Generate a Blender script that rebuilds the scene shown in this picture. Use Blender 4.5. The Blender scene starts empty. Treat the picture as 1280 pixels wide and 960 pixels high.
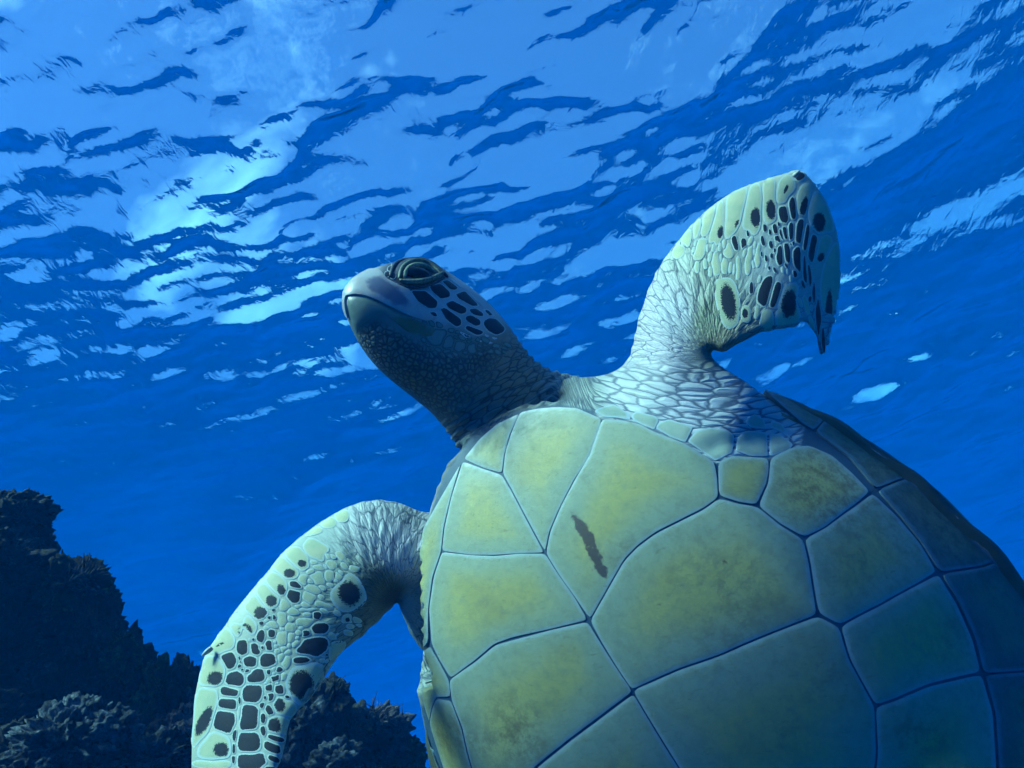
import bpy, bmesh, math, random
import numpy as np
from mathutils import Vector, Matrix
from mathutils.bvhtree import BVHTree

# ------------------------------------------------------------------ camera
scene = bpy.context.scene
COL = scene.collection
F = 1150.0                                   # focal length in pixels of a 1280 x 960 picture
PITCH, ROLL = math.radians(31), math.radians(-12)
f_ = np.array([0, math.cos(PITCH), math.sin(PITCH)])
r0 = np.array([1.0, 0, 0]); u0 = np.array([0, -math.sin(PITCH), math.cos(PITCH)])
r_ = math.cos(ROLL) * r0 + math.sin(ROLL) * u0
u_ = -math.sin(ROLL) * r0 + math.cos(ROLL) * u0
CAM = np.stack([r_, u_, f_], 1)               # camera axes (right, up, forward) as columns
cd = bpy.data.cameras.new('camera'); cam = bpy.data.objects.new('camera', cd); COL.objects.link(cam)
cd.sensor_width = 36.0; cd.lens = 36.0 * F / 1280.0; cd.clip_start = 0.02; cd.clip_end = 2000
cam.matrix_world = Matrix(((r_[0], u_[0], -f_[0], 0), (r_[1], u_[1], -f_[1], 0), (r_[2], u_[2], -f_[2], 0), (0, 0, 0, 1)))
scene.camera = cam

# ------------------------------------------------------------------ light
SUN_ELEV, SUN_STRENGTH, SUN_ANGLE = math.radians(47), 5.0, math.radians(18)
SUN_AZ = math.radians(-114)                   # from +Y (view direction) clockwise: behind the camera, to its side
sdir = np.array([math.sin(SUN_AZ) * math.cos(SUN_ELEV), math.cos(SUN_AZ) * math.cos(SUN_ELEV), math.sin(SUN_ELEV)])
sl = bpy.data.lights.new('sun', 'SUN'); sl.energy = SUN_STRENGTH; sl.angle = SUN_ANGLE; sl.color = (1.0, 0.80, 0.68)
so = bpy.data.objects.new('sun', sl); COL.objects.link(so)
so.rotation_euler = Vector(sdir).to_track_quat('Z', 'Y').to_euler(); so.location = (0, 0, 30)
CLOUD = 2.6
w = bpy.data.worlds.new('World'); scene.world = w; w.use_nodes = True
wt = w.node_tree; wt.nodes.clear()
wo = wt.nodes.new('ShaderNodeOutputWorld'); bg = wt.nodes.new('ShaderNodeBackground')
sk = wt.nodes.new('ShaderNodeTexSky'); sk.sky_type = 'NISHITA'; sk.sun_disc = False; sk.ozone_density = 10.0; sk.dust_density = 0.0
sk.sun_elevation = SUN_ELEV; sk.sun_rotation = SUN_AZ
bg.inputs['Strength'].default_value = 0.075
wg = wt.nodes.new('ShaderNodeTexCoord'); wn = wt.nodes.new('ShaderNodeTexNoise'); wn.inputs['Scale'].default_value = 4.0; wn.inputs['Detail'].default_value = 6.0; wn.inputs['Distortion'].default_value = .4
wr_ = wt.nodes.new('ShaderNodeValToRGB'); wr_.color_ramp.elements[0].position = .56; wr_.color_ramp.elements[1].position = .78
wm = wt.nodes.new('ShaderNodeMixRGB'); wm.inputs[2].default_value = (7.5, 10, 12, 1)
wp = wt.nodes.new('ShaderNodeMapping'); wp.inputs['Location'].default_value = (CLOUD, .3, .1); wt.links.new(wg.outputs['Generated'], wp.inputs['Vector']); wt.links.new(wp.outputs[0], wn.inputs['Vector']); wt.links.new(wn.outputs[0], wr_.inputs[0]); wt.links.new(wr_.outputs[0], wm.inputs[0])
wt.links.new(sk.outputs[0], wm.inputs[1]); wt.links.new(wm.outputs[0], bg.inputs['Color']); wt.links.new(bg.outputs[0], wo.inputs['Surface'])
scene.view_settings.view_transform = 'Standard'; scene.view_settings.look = 'None'
scene.view_settings.gamma = 1.0; scene.view_settings.exposure = 2.15
cy = scene.cycles
cy.max_bounces = 4; cy.diffuse_bounces = 1; cy.glossy_bounces = 2; cy.transmission_bounces = 2
cy.transparent_max_bounces = 8; cy.volume_bounces = 0
cy.caustics_reflective = False; cy.caustics_refractive = False
cy.sample_clamp_indirect = 4.0
cy.use_denoising = True; cy.use_adaptive_sampling = True; cy.adaptive_threshold = 0.02; cy.adaptive_min_samples = 12

# ------------------------------------------------------------------ helpers
rng = np.random.default_rng(7)
def P(px, py, d):
    """pixel + distance along the view axis -> world points"""
    px, py, d = np.broadcast_arrays(np.asarray(px, float), np.asarray(py, float), np.asarray(d, float))
    return np.stack([(px - 640) / F * d, (480 - py) / F * d, d], -1) @ CAM.T
def pix(w_):
    c = np.asarray(w_) @ CAM
    return 640 + F * c[..., 0] / c[..., 2], 480 - F * c[..., 1] / c[..., 2], c[..., 2]
def mesh_obj(name, v, faces, mat=None, parent=None, smooth=True):
    me = bpy.data.meshes.new(name)
    me.from_pydata(np.asarray(v).tolist() if not isinstance(v, list) else v, [], faces.tolist() if hasattr(faces, 'tolist') else faces)
    if mat: me.materials.append(mat)
    if smooth: me.polygons.foreach_set('use_smooth', [True] * len(me.polygons))
    me.update()
    o = bpy.data.objects.new(name, me); COL.objects.link(o)
    if parent: o.parent = parent
    return o
def grid_mesh(name, V, mat, parent=None):
    ny, nx = V.shape[:2]
    me = bpy.data.meshes.new(name)
    i = np.arange(ny * nx).reshape(ny, nx)
    q = np.stack([i[:-1, :-1], i[:-1, 1:], i[1:, 1:], i[1:, :-1]], -1).reshape(-1, 4)
    me.vertices.add(ny * nx); me.vertices.foreach_set('co', V.reshape(-1).astype(np.float32))
    me.loops.add(q.size); me.loops.foreach_set('vertex_index', q.reshape(-1).astype(np.int32))
    me.polygons.add(len(q)); me.polygons.foreach_set('loop_start', np.arange(0, q.size, 4, dtype=np.int32))
    me.update(calc_edges=True); me.polygons.foreach_set('use_smooth', np.ones(len(q), bool))
    me.materials.append(mat); me.update()
    o = bpy.data.objects.new(name, me); COL.objects.link(o)
    if parent: o.parent = parent
    return o
def nodes(name):
    m = bpy.data.materials.new(name); m.use_nodes = True
    nt = m.node_tree; nt.nodes.clear()
    out = nt.nodes.new('ShaderNodeOutputMaterial')
    return m, nt, out
def N(nt, t, **kw):
    n = nt.nodes.new('ShaderNode' + t)
    for k, v in kw.items():
        if k in n.inputs.keys(): n.inputs[k].default_value = v
        else: setattr(n, k, v)
    return n
def L(nt, a, b): nt.links.new(a, b)
def tag(o, label=None, cat=None, group=None, kind=None):
    if label: o['label'] = label
    if cat: o['category'] = cat
    if group: o['group'] = group
    if kind: o['kind'] = kind
    return o

# ------------------------------------------------------------------ sea surface
SURF = 4.2
def stretch(lo, hi, a, b, step, grow):
    core = np.arange(a, b, step); out = [core]
    x, s, left = a, step, []
    while x > lo: s *= grow; x -= s; left.append(x)
    x, s, right = core[-1], step, []
    while x < hi: s *= grow; x += s; right.append(x)
    return np.concatenate([np.array(left[::-1]), core, np.array(right)])
xs = stretch(-150, 150, -11, 9, 0.038, 1.04)
ys = stretch(-60, 180, 0.5, 14, 0.038, 1.03)
XX, YY = np.meshgrid(xs, ys)
ZZ = np.zeros_like(XX); DX = np.zeros_like(XX); DY = np.zeros_like(XX)
wr = np.random.default_rng(11)
WIND = math.radians(62)                        # direction the waves travel
gust = 0.75 + 0.45 * np.sin(XX * .55 + YY * .31 + 1.0) * np.sin(YY * .47 - XX * .22)
for k in range(100):
    lam = 0.13 * (2.2 / 0.13) ** (wr.random() ** 1.25)
    th = WIND + wr.normal(0, 0.45 if lam > 1 else 0.7)
    kk = 2 * math.pi / lam
    slope = 0.034 * (lam / 1.0) ** (-0.22)
    A = slope / kk
    ph = kk * (XX * math.cos(th) + YY * math.sin(th)) + wr.random() * 6.283
    ph = ph + 0.5 * np.sin(0.37 * kk * (XX * math.sin(th) - YY * math.cos(th)) * .35 + wr.random() * 6)
    g = gust if lam < 1.2 else 1.0
    fade = np.clip(1.4 - np.hypot(XX, YY) / (lam * 60), 0, 1)
    ZZ += A * np.sin(ph) * g * fade
    DX += A * math.cos(th) * np.cos(ph) * .9 * g * fade; DY += A * math.sin(th) * np.cos(ph) * .9 * g * fade
m, nt, out = nodes('sea_surface')
tc = N(nt, 'NewGeometry')
mp = N(nt, 'Mapping'); mp.inputs['Rotation'].default_value = (0, 0, -WIND); mp.inputs['Scale'].default_value = (1.0, 0.55, 1)
L(nt, tc.outputs['Position'], mp.inputs['Vector'])
n1 = N(nt, 'TexNoise', Scale=13.0, Detail=3.0, Roughness=0.5, Distortion=0.6)
L(nt, mp.outputs[0], n1.inputs['Vector'])
bp = N(nt, 'Bump', Strength=1.0, Distance=0.009)
L(nt, n1.outputs[0], bp.inputs['Height'])
fr = N(nt, 'Fresnel', IOR=1.333); L(nt, bp.outputs[0], fr.inputs['Normal'])
tr = N(nt, 'BsdfTransparent'); tr.inputs['Color'].default_value = (0.97, 0.985, 1, 1)
rf = N(nt, 'BsdfRefraction', IOR=1.333, Roughness=0.0); L(nt, bp.outputs[0], rf.inputs['Normal'])
gl = N(nt, 'BsdfGlossy', Roughness=0.0); L(nt, bp.outputs[0], gl.inputs['Normal'])
mx0 = N(nt, 'MixShader'); mx0.inputs[0].default_value = 0.15
L(nt, tr.outputs[0], mx0.inputs[1]); L(nt, rf.outputs[0], mx0.inputs[2])
mx = N(nt, 'MixShader'); L(nt, fr.outputs[0], mx.inputs[0]); L(nt, mx0.outputs[0], mx.inputs[1]); L(nt, gl.outputs[0], mx.inputs[2])
L(nt, mx.outputs[0], out.inputs['Surface'])
sea = grid_mesh('water', np.stack([XX - DX, YY - DY, SURF + ZZ], -1), m)
tag(sea, kind='structure')

# deep floor
m, nt, out = nodes('deep_floor')
n1 = N(nt, 'TexNoise', Scale=1.5, Detail=5.0); cr = N(nt, 'ValToRGB')
cr.color_ramp.elements[0].color = (.05, .06, .05, 1); cr.color_ramp.elements[1].color = (.16, .16, .12, 1)
pb = N(nt, 'BsdfPrincipled', Roughness=.95); L(nt, n1.outputs[0], cr.inputs[0]); L(nt, cr.outputs[0], pb.inputs['Base Color']); L(nt, pb.outputs[0], out.inputs['Surface'])
gx, gy = np.meshgrid(np.linspace(-150, 150, 90), np.linspace(-60, 180, 80))
gz = -11 + .8 * np.sin(gx * .13 + 1) * np.cos(gy * .11) + .35 * np.sin(gx * .4 + gy * .33)
ground = grid_mesh('ground', np.stack([gx, gy, gz], -1), m); tag(ground, kind='structure')

# water body seen through: closed box of even, blue-scattering water
m, nt, out = nodes('sea_water_haze')
pv = N(nt, 'VolumePrincipled', Density=0.052); pv.inputs['Color'].default_value = (0.0, 0.25, 0.95, 1); pv.inputs['Absorption Color'].default_value = (1, 1, 1, 1)
va = N(nt, 'VolumeAbsorption', Density=0.22); va.inputs['Color'].default_value = (0.0, 0.72, 0.985, 1)
ad = N(nt, 'AddShader'); L(nt, pv.outputs[0], ad.inputs[0]); L(nt, va.outputs[0], ad.inputs[1])
L(nt, ad.outputs[0], out.inputs['Volume'])
zb, zt = -13.5, SURF + float(np.abs(ZZ).max()) + .05
c = [(x, y, z) for x in (-175, 175) for y in (-85, 205) for z in (zb, zt)]
hz = mesh_obj('haze', c, [(0, 1, 3, 2), (4, 6, 7, 5), (0, 4, 5, 1), (2, 3, 7, 6), (0, 2, 6, 4), (1, 5, 7, 3)], m, smooth=False)
tag(hz, 'clear blue sea water filling the scene', 'sea water', kind='stuff')

# ================================================================== TURTLE
# ------------------------------------------------------------------ body frame: s backwards from the neck, l to its own left, h out of the belly
def unit(v): v = np.asarray(v, float); return v / np.linalg.norm(v)
def camp(px, py, d): return np.stack(np.broadcast_arrays((np.asarray(px, float) - 640) / F * d, (480 - np.asarray(py, float)) / F * d, np.asarray(d, float)), -1)
P0 = camp(600, 560, .85)
nb = unit((-.40, .42, -.80)); ab = np.array((-.48, .70, 0.)); ab[2] = -(ab[0] * nb[0] + ab[1] * nb[1]) / nb[2]; ab = unit(ab); lb = -np.cross(ab, nb)
_t = math.radians(8); nb, lb = nb * math.cos(_t) - lb * math.sin(_t), lb * math.cos(_t) + nb * math.sin(_t)
def body_pt(s, l, h): return (P0 - np.multiply.outer(s, ab) + np.multiply.outer(l, lb) + np.multiply.outer(h, nb)) @ CAM.T
def to_body(wp):
    c = np.asarray(wp) @ CAM - P0
    return -(c @ ab), c @ lb, c @ nb
def sstep(a, b, x): t = np.clip((x - a) / (b - a), 0, 1); return t * t * (3 - 2 * t)
RIM_S = [-.055, -.045, -.01, .035, .078, .143, .224, .31, .37, .45, .53, .60, .645, .66]
RIM_L = [0, .07, .15, .195, .225, .251, .270, .277, .271, .245, .20, .135, .065, 0]
SF_L = [0, .045, .082, .111, .136, .152, .160, .2, .25]; SF_S = [-.032, -.018, .008, .046, .088, .128, .150, .125, .085]
def sag(s): s = np.asarray(s, float); d = s - .10; return np.where(d > .30, -1.3 * .09 - .6 * (d - .30), -1.3 * d * d * np.where(d < 0, .45, 1))
def rim_h(s): return sag(s) - .12
def H(s, l):
    s, l = np.asarray(s, float), np.asarray(l, float); u = np.abs(l)
    wr_ = np.interp(s, RIM_S, RIM_L)
    base = sag(s) - .010 * (u / .16) ** 2
    t = np.clip((u - .145) / np.maximum(wr_ - .145, .03), 0, 1.2)
    drop = .105 * t ** 1.5
    df = np.maximum(0, np.interp(u, SF_L, SF_S) - s)
    drop = np.maximum(drop, np.minimum(.13, df * 3.0))
    return np.maximum(base - drop, rim_h(s) - .01)
def px_to_sl(px, py):
    """where the view ray through a pixel meets the belly surface"""
    d = camp(px, py, 1.0); ts = np.linspace(.45, 1.15, 700)
    q = d[..., None, :] * ts[:, None] - P0
    f = q @ nb - H(-(q @ ab), q @ lb)
    neg = f < 0; i = np.argmax(neg, -1); i = np.where(neg.any(-1), np.maximum(i, 1), len(ts) - 1)
    f1 = np.take_along_axis(f, i[..., None], -1)[..., 0]; f0 = np.take_along_axis(f, i[..., None] - 1, -1)[..., 0]
    t = ts[i - 1] + (ts[i] - ts[i - 1]) * np.clip(f0 / np.where(np.abs(f0 - f1) < 1e-9, 1e-9, f0 - f1), 0, 1)
    q = d * t[..., None] - P0
    return np.stack([-(q @ ab), q @ lb], -1)

# ------------------------------------------------------------------ 2-D polygon tools
from mathutils.geometry import delaunay_2d_cdt
def smooth_poly(p, step, it=2, keep=0.5):
    p = np.asarray(p, float); q = np.roll(p, -1, 0); out = []
    for a, b in zip(p, q):
        k = max(1, int(np.ceil(np.linalg.norm(b - a) / step)))
        out += [a + (b - a) * i / k for i in range(k)]
    out = np.array(out)
    for _ in range(it): out = out * (1 - keep) + keep * .5 * (np.roll(out, 1, 0) + np.roll(out, -1, 0))
    return out
def seg_dist(pts, poly):
    a = poly; b = np.roll(poly, -1, 0); d = np.full(len(pts), 1e9)
    for i in range(len(a)):
        ab_ = b[i] - a[i]; L2 = max(ab_ @ ab_, 1e-12)
        t = np.clip(((pts - a[i]) @ ab_) / L2, 0, 1)
        d = np.minimum(d, np.hypot(*(pts - a[i] - t[:, None] * ab_).T))
    return d
def inside(pts, poly):
    x, y = pts.T; c = np.zeros(len(pts), bool); j = len(poly) - 1
    for i in range(len(poly)):
        xi, yi = poly[i]; xj, yj = poly[j]
        if yi != yj:
            c ^= ((yi > y) != (yj > y)) & (x < (xj - xi) * (y - yi) / (yj - yi) + xi)
        j = i
    return c
def sdist(pts, poly): d = seg_dist(pts, np.asarray(poly, float)); return np.where(inside(pts, np.asarray(poly, float)), d, -d)
def area_sign(p): x, y = p.T; return np.sign(np.sum(x * np.roll(y, -1) - y * np.roll(x, -1)))
def inset(p, d):
    s = area_sign(p); t = np.roll(p, -1, 0) - np.roll(p, 1, 0); t /= np.maximum(np.linalg.norm(t, axis=1), 1e-12)[:, None]
    d = np.broadcast_to(d, (len(p),))[:, None]
    return p + d * s * np.stack([-t[:, 1], t[:, 0]], 1)
def fill(poly, step, rings=()):
    """triangulate a polygon with interior points about `step` apart -> points, triangles, distance to the outline, outline count"""
    lo, hi = poly.min(0), poly.max(0)
    gx, gy = np.meshgrid(np.arange(lo[0] + step / 2, hi[0], step), np.arange(lo[1] + step / 2, hi[1], step * .866))
    gx = gx + (np.arange(gy.shape[0])[:, None] % 2) * step / 2
    g = np.stack([gx.ravel(), gy.ravel()], 1)
    g = g[inside(g, poly)]
    if len(g): g = g[seg_dist(g, poly) > step * .45]
    for rr in rings:
        ri = inset(poly, rr)[::1]; kk_ = inside(ri, poly); ri = ri[kk_]
        if len(ri): ri = ri[seg_dist(ri, poly) > rr * .8]
        if len(g) and len(ri): g = g[np.array([np.min(np.hypot(*(ri - p).T)) for p in g]) > step * .4]
        if len(ri): g = np.concatenate([g, ri]) if len(g) else ri
    allp = np.concatenate([poly, g]) if len(g) else poly
    n = len(poly)
    vs, es, fs, *_ = delaunay_2d_cdt([Vector(p) for p in allp], [(i, (i + 1) % n) for i in range(n)], [], 1, 1e-6)
    vs = np.array([tuple(v) for v in vs])
    if len(vs) != len(allp): print('fill: merged', len(vs), len(allp))
    return vs, [tuple(f) for f in fs], seg_dist(vs, poly), n
def set_attr(me, name, val):
    val = np.asarray(val, np.float32)
    if val.ndim == 1:
        me.attributes.new(name, 'FLOAT', 'POINT').data.foreach_set('value', val)
    elif val.shape[1] == 3:
        me.attributes.new(name, 'FLOAT_VECTOR', 'POINT').data.foreach_set('vector', val.ravel())
def tps(ctrl):
    c = np.asarray(ctrl, float); p = c[:, :2] / 100.; n = len(p)
    def phi(r): return np.where(r > 1e-9, r * r * np.log(np.maximum(r, 1e-9)), 0)
    A = np.zeros((n + 3, n + 3)); A[:n, :n] = phi(np.linalg.norm(p[:, None] - p[None], axis=-1)) + .02 * np.eye(n)
    A[:n, n] = 1; A[:n, n + 1:] = p; A[n:, :n] = A[:n, n:].T
    wts = np.linalg.solve(A, np.concatenate([c[:, 2:], np.zeros((3, c.shape[1] - 2))]))
    def ev(q):
        q = np.asarray(q, float) / 100.
        return phi(np.linalg.norm(q[:, None] - p[None], axis=-1)) @ wts[:n] + wts[n] + q @ wts[n + 1:]
    return ev

# ------------------------------------------------------------------ raw closed volumes, later grown together into one skin
def torso_mesh():
    nt_, ne = 160, 60
    ol = np.array(list(zip(RIM_S, RIM_L)) + [(s, -l) for s, l in list(zip(RIM_S, RIM_L))[-2:0:-1]])
    ol = smooth_poly(ol, .01, 6); c = np.array([.30, 0])
    ang = np.arctan2(ol[:, 1], ol[:, 0] - .30); o = np.argsort(ang); rad = np.hypot(ol[:, 1], ol[:, 0] - .30)
    th = np.linspace(-math.pi, math.pi, nt_, endpoint=False)
    R = np.interp(th, ang[o], rad[o], period=2 * math.pi)
    e = np.linspace(0, 1, ne) ** .8
    S = .30 + np.outer(e, R * np.cos(th)); Lx = np.outer(e, R * np.sin(th)); E = np.repeat(e[:, None], nt_, 1)
    k = sstep(.94, 1, E)
    hv = H(S, Lx) * (1 - k) + rim_h(S) * k + .0002
    hd = rim_h(S) - .135 * np.sqrt(np.maximum(0, 1 - E ** 2.2))
    V = np.concatenate([body_pt(S, Lx, hv)[1:].reshape(-1, 3), body_pt(S, Lx, hd)[1:-1].reshape(-1, 3),
                        body_pt(np.array([.30, .30]), np.array([0., 0.]), np.array([float(hv[0, 0]), float(hd[0, 0])]))])
    nv = (ne - 1) * nt_; nd = (ne - 2) * nt_
    vi = lambda i, j: i * nt_ + j % nt_
    di = lambda i, j: (nv + i * nt_ + j % nt_) if i < ne - 2 else vi(ne - 2, j)
    fs = []
    for j in range(nt_):
        fs.append((nv + nd, vi(0, j), vi(0, j + 1))); fs.append((nv + nd + 1, di(0, j + 1), di(0, j)))
        for i in range(ne - 2):
            fs.append((vi(i, j), vi(i + 1, j), vi(i + 1, j + 1), vi(i, j + 1)))
            fs.append((di(i, j), di(i, j + 1), di(i + 1, j + 1), di(i + 1, j)))
    return V, fs
def inflate(outline, depth_ctrl, thick_ctrl, step=6, it=1):
    poly = smooth_poly(outline, step * .8, it)
    v, fs, d, n = fill(poly, step)
    z = tps(depth_ctrl)(v)[:, 0]; th = tps(thick_ctrl)(v)
    T = np.maximum(th[:, 0], .003); D = np.maximum(th[:, 1], 6)
    q = np.minimum(d / D, 1); t = T * np.sqrt(np.maximum(0, 1 - (1 - q) ** 2))
    front = P(v[:, 0], v[:, 1], z - t); back = P(v[:, 0], v[:, 1], z + t)
    m_ = len(v); idx = np.arange(m_); bi = np.where(idx < n, idx, idx + m_ - n)
    V = np.concatenate([front, back[n:]])
    return V, [tuple(f) for f in fs] + [tuple(int(bi[k]) for k in f[::-1]) for f in fs]
ARM_L = [(700, 468), (735, 470), (765, 465), (784, 452), (790, 430), (797, 400), (808, 365), (822, 335), (840, 308), (862, 282), (885, 260), (915, 238), (950, 225), (985, 214),
         (997, 210), (1008, 215), (1021, 231), (1033, 248), (1043, 272), (1050, 300), (1053, 335), (1052, 365), (1047, 395), (1038, 428), (1032, 446), (1023, 444), (1019, 425), (1012, 412), (1002, 403),
         (998, 411), (985, 412), (970, 413), (962, 417), (952, 416), (944, 422), (934, 424), (926, 431), (917, 433), (909, 441), (899, 442), (893, 437), (887, 440),
         (893, 450), (907, 461), (926, 472), (948, 486), (968, 508), (960, 570), (880, 610), (760, 570), (690, 540)]
ARM_L_Z = [(720, 510, .895), (860, 560, .805), (950, 530, .805), (900, 485, .812), (790, 450, .865), (850, 430, .840), (820, 340, .895), (880, 380, .835), (900, 250, .925), (940, 330, .855), (900, 435, .805),
           (1000, 213, .935), (1045, 300, .905), (1000, 320, .865), (1050, 370, .880), (1030, 440, .845), (1000, 400, .820), (950, 410, .805)]
ARM_L_T = [(720, 510, .045, 60), (860, 540, .044, 70), (950, 530, .04, 60), (840, 440, .034, 60), (830, 350, .020, 46), (890, 330, .014, 45), (900, 430, .010, 12), (940, 270, .009, 30), (950, 400, .006, 14), (1000, 220, .007, 20), (1045, 330, .005, 14), (1000, 400, .004, 14), (1030, 440, .003, 8)]
ARM_R = [(600, 620), (556, 642), (540, 641), (520, 636), (495, 627), (475, 624), (450, 627), (425, 637), (400, 652), (375, 670), (350, 692), (335, 712), (315, 735), (295, 760), (275, 788), (258, 812),
         (252, 826), (246, 850), (241, 880), (238, 920), (238, 960), (242, 1010), (252, 1070), (268, 1130), (281, 1162), (297, 1150), (315, 1090), (332, 1020), (346, 965), (351, 957), (355, 943), (360, 922), (362, 905),
         (372, 890), (384, 880), (398, 862), (411, 839), (428, 815), (438, 810), (446, 800), (456, 796), (465, 783), (474, 778), (480, 768), (490, 762), (496, 748), (502, 768), (512, 795), (524, 814), (600, 820), (640, 700)]
ARM_R_Z = [(620, 720, .91), (540, 660, .925), (525, 790, .90), (480, 640, .915), (440, 650, .90), (490, 735, .87), (400, 680, .875), (440, 790, .815), (330, 730, .835), (400, 830, .785), (255, 825, .81), (370, 890, .755),
           (240, 920, .775), (350, 950, .73), (245, 1020, .735), (330, 1020, .70), (280, 1150, .67)]
ARM_R_T = [(620, 720, .045, 60), (530, 700, .045, 60), (470, 670, .032, 50), (490, 750, .03, 40), (400, 720, .016, 45), (440, 780, .010, 18), (320, 780, .010, 40), (400, 830, .007, 16), (250, 850, .008, 24), (300, 900, .008, 34), (365, 900, .006, 14), (250, 1000, .008, 26), (330, 1000, .005, 14), (280, 1150, .004, 12)]
HEAD = [((830, 510), (680, 680), 1.03, .085), ((770, 486), (630, 630), .995, .08), ((722, 470), (596, 590), .965, .074), ((692, 464), (577, 567), .955, .068), ((668, 450), (560, 541), .95, .063), ((650, 428), (541, 518), .945, .061), ((632, 402), (520, 500), .94, .061),
        ((606, 374), (497, 482), .935, .060), ((577, 351), (476, 464), .93, .057), ((548, 333), (460, 446), .925, .052), ((520, 324), (448, 428), .92, .046), ((492, 328), (440, 412), .915, .040),
        ((468, 335), (434, 398), .911, .033), ((449, 342), (430, 388), .907, .025), ((438, 350), (428, 379), .905, .016), ((432, 359), (428, 371), .904, .007)]
def head_mesh():
    T = np.array([h[0] for h in HEAD], float); B = np.array([h[1] for h in HEAD], float); z = np.array([h[2] for h in HEAD]); rd = np.array([h[3] for h in HEAD])
    k = np.arange(len(HEAD)); kk = np.linspace(0, len(HEAD) - 1, 110)
    def cr(y):                                             # Catmull-Rom through the stations
        y = np.asarray(y, float); yp = np.concatenate([[2 * y[0] - y[1]], y, [2 * y[-1] - y[-2]]])
        i = np.minimum(kk.astype(int), len(HEAD) - 2); t = kk - i
        a, b, c, d = yp[i], yp[i + 1], yp[i + 2], yp[i + 3]
        return .5 * (2 * b + (c - a) * t + (2 * a - 5 * b + 4 * c - d) * t ** 2 + (3 * b - a - 3 * c + d) * t ** 3)
    Tx, Ty, Bx, By, z, rd = [cr(y) for y in (T[:, 0], T[:, 1], B[:, 0], B[:, 1], z, rd)]
    nph = 96; ph = np.linspace(0, 2 * math.pi, nph, endpoint=False)
    c_, s_ = np.cos(ph), np.sin(ph); ex = 2 / 2.25
    c_, s_ = np.sign(c_) * np.abs(c_) ** ex, np.sign(s_) * np.abs(s_) ** ex
    px = np.outer((Tx + Bx) / 2, np.ones(nph)) + np.outer((Tx - Bx) / 2, c_); py = np.outer((Ty + By) / 2, np.ones(nph)) + np.outer((Ty - By) / 2, c_)
    # the throat is pulled a little towards the viewer, the crown away
    zz = z[:, None] - np.outer(rd, s_) + np.outer(rd, .42 * c_)
    V = P(px, py, zz).reshape(-1, 3)
    V = np.concatenate([V, P((Tx[0] + Bx[0]) / 2, (Ty[0] + By[0]) / 2, z[0])[None], P(429, 365, .904)[None]])
    fs = []; n_ = len(kk)
    for i in range(n_ - 1):
        for j in range(nph):
            fs.append((i * nph + j, i * nph + (j + 1) % nph, (i + 1) * nph + (j + 1) % nph, (i + 1) * nph + j))
    for j in range(nph):
        fs.append((n_ * nph, (j + 1) % nph, j)); fs.append((n_ * nph + 1, (n_ - 1) * nph + j, (n_ - 1) * nph + (j + 1) % nph))
    return V, fs
raw_v, raw_f, off = [], [], 0
for V, fs in (torso_mesh(), inflate(ARM_L, ARM_L_Z, ARM_L_T), inflate(ARM_R, ARM_R_Z, ARM_R_T), head_mesh()):
    bm = bmesh.new(); vv = [bm.verts.new(p) for p in V]
    for f in fs:
        try: bm.faces.new([vv[i] for i in f])
        except ValueError: pass
    bmesh.ops.recalc_face_normals(bm, faces=bm.faces[:]); bm.verts.index_update()
    raw_v.append(np.array([tuple(x.co) for x in bm.verts])); raw_f += [tuple(x.index + off for x in f.verts) for f in bm.faces]; off += len(V); bm.free()
tmp = mesh_obj('raw', np.concatenate(raw_v), raw_f)
rm = tmp.modifiers.new('grow', 'REMESH'); rm.mode = 'VOXEL'; rm.voxel_size = 0.0024; rm.use_smooth_shade = True
dg = bpy.context.evaluated_depsgraph_get(); ev = tmp.evaluated_get(dg)
bme = bpy.data.meshes.new_from_object(ev); bme.name = 'body'
bpy.data.objects.remove(tmp)
nv = len(bme.vertices); co = np.empty(nv * 3, np.float32); bme.vertices.foreach_get('co', co); co = co.reshape(-1, 3).astype(float)
ed = np.empty(len(bme.edges) * 2, np.int32); bme.edges.foreach_get('vertices', ed); ed = ed.reshape(-1, 2)
deg = np.bincount(ed.ravel(), minlength=nv).astype(float)
def lap(x):
    out_ = np.empty_like(x)
    for c_ in range(x.shape[1]):
        out_[:, c_] = np.bincount(ed[:, 0], x[ed[:, 1], c_], nv) + np.bincount(ed[:, 1], x[ed[:, 0], c_], nv)
    return out_ / np.maximum(deg, 1)[:, None]
px, py, pz = pix(co)
# where limbs and neck grow out of the trunk the crease is rounded off
JOINTS = [(750, 480, 60), (850, 540, 60), (945, 510, 35), (700, 500, 55), (545, 660, 28), (530, 790, 22), (590, 560, 26)]
wj = np.clip(sum(np.exp(-((px - x) ** 2 + (py - y) ** 2) / (r * r)) for x, y, r in JOINTS), 0, 1)[:, None]
for it in range(60):
    k = .5 * (wj if it >= 4 else np.maximum(wj, .6)); co = co * (1 - k) + lap(co) * k
px, py, pz = pix(co)
bs, bl, bh = to_body(co)
print('body verts', nv)
def normals(me, co_):
    me.vertices.foreach_set('co', co_.astype(np.float32).ravel()); me.update()
    a = np.empty(nv * 3, np.float32); me.vertex_normals.foreach_get('vector', a); return a.reshape(-1, 3).astype(float)
nrm = normals(bme, co)
tris = [tuple(p.vertices) for p in bme.polygons]
bvh = BVHTree.FromPolygons([tuple(p) for p in co], tris)
def drape(pts):
    """pixel points -> points and normals on the smooth skin (nan where the ray misses)"""
    d = P(pts[:, 0], pts[:, 1], np.ones(len(pts))); out_p = np.full((len(pts), 3), np.nan); out_n = np.zeros((len(pts), 3))
    for i in range(len(pts)):
        h = bvh.ray_cast(Vector((0, 0, 0)), Vector(d[i]).normalized())
        if h[0] is not None: out_p[i] = h[0]; out_n[i] = h[1]
    return out_p, out_n

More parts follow.
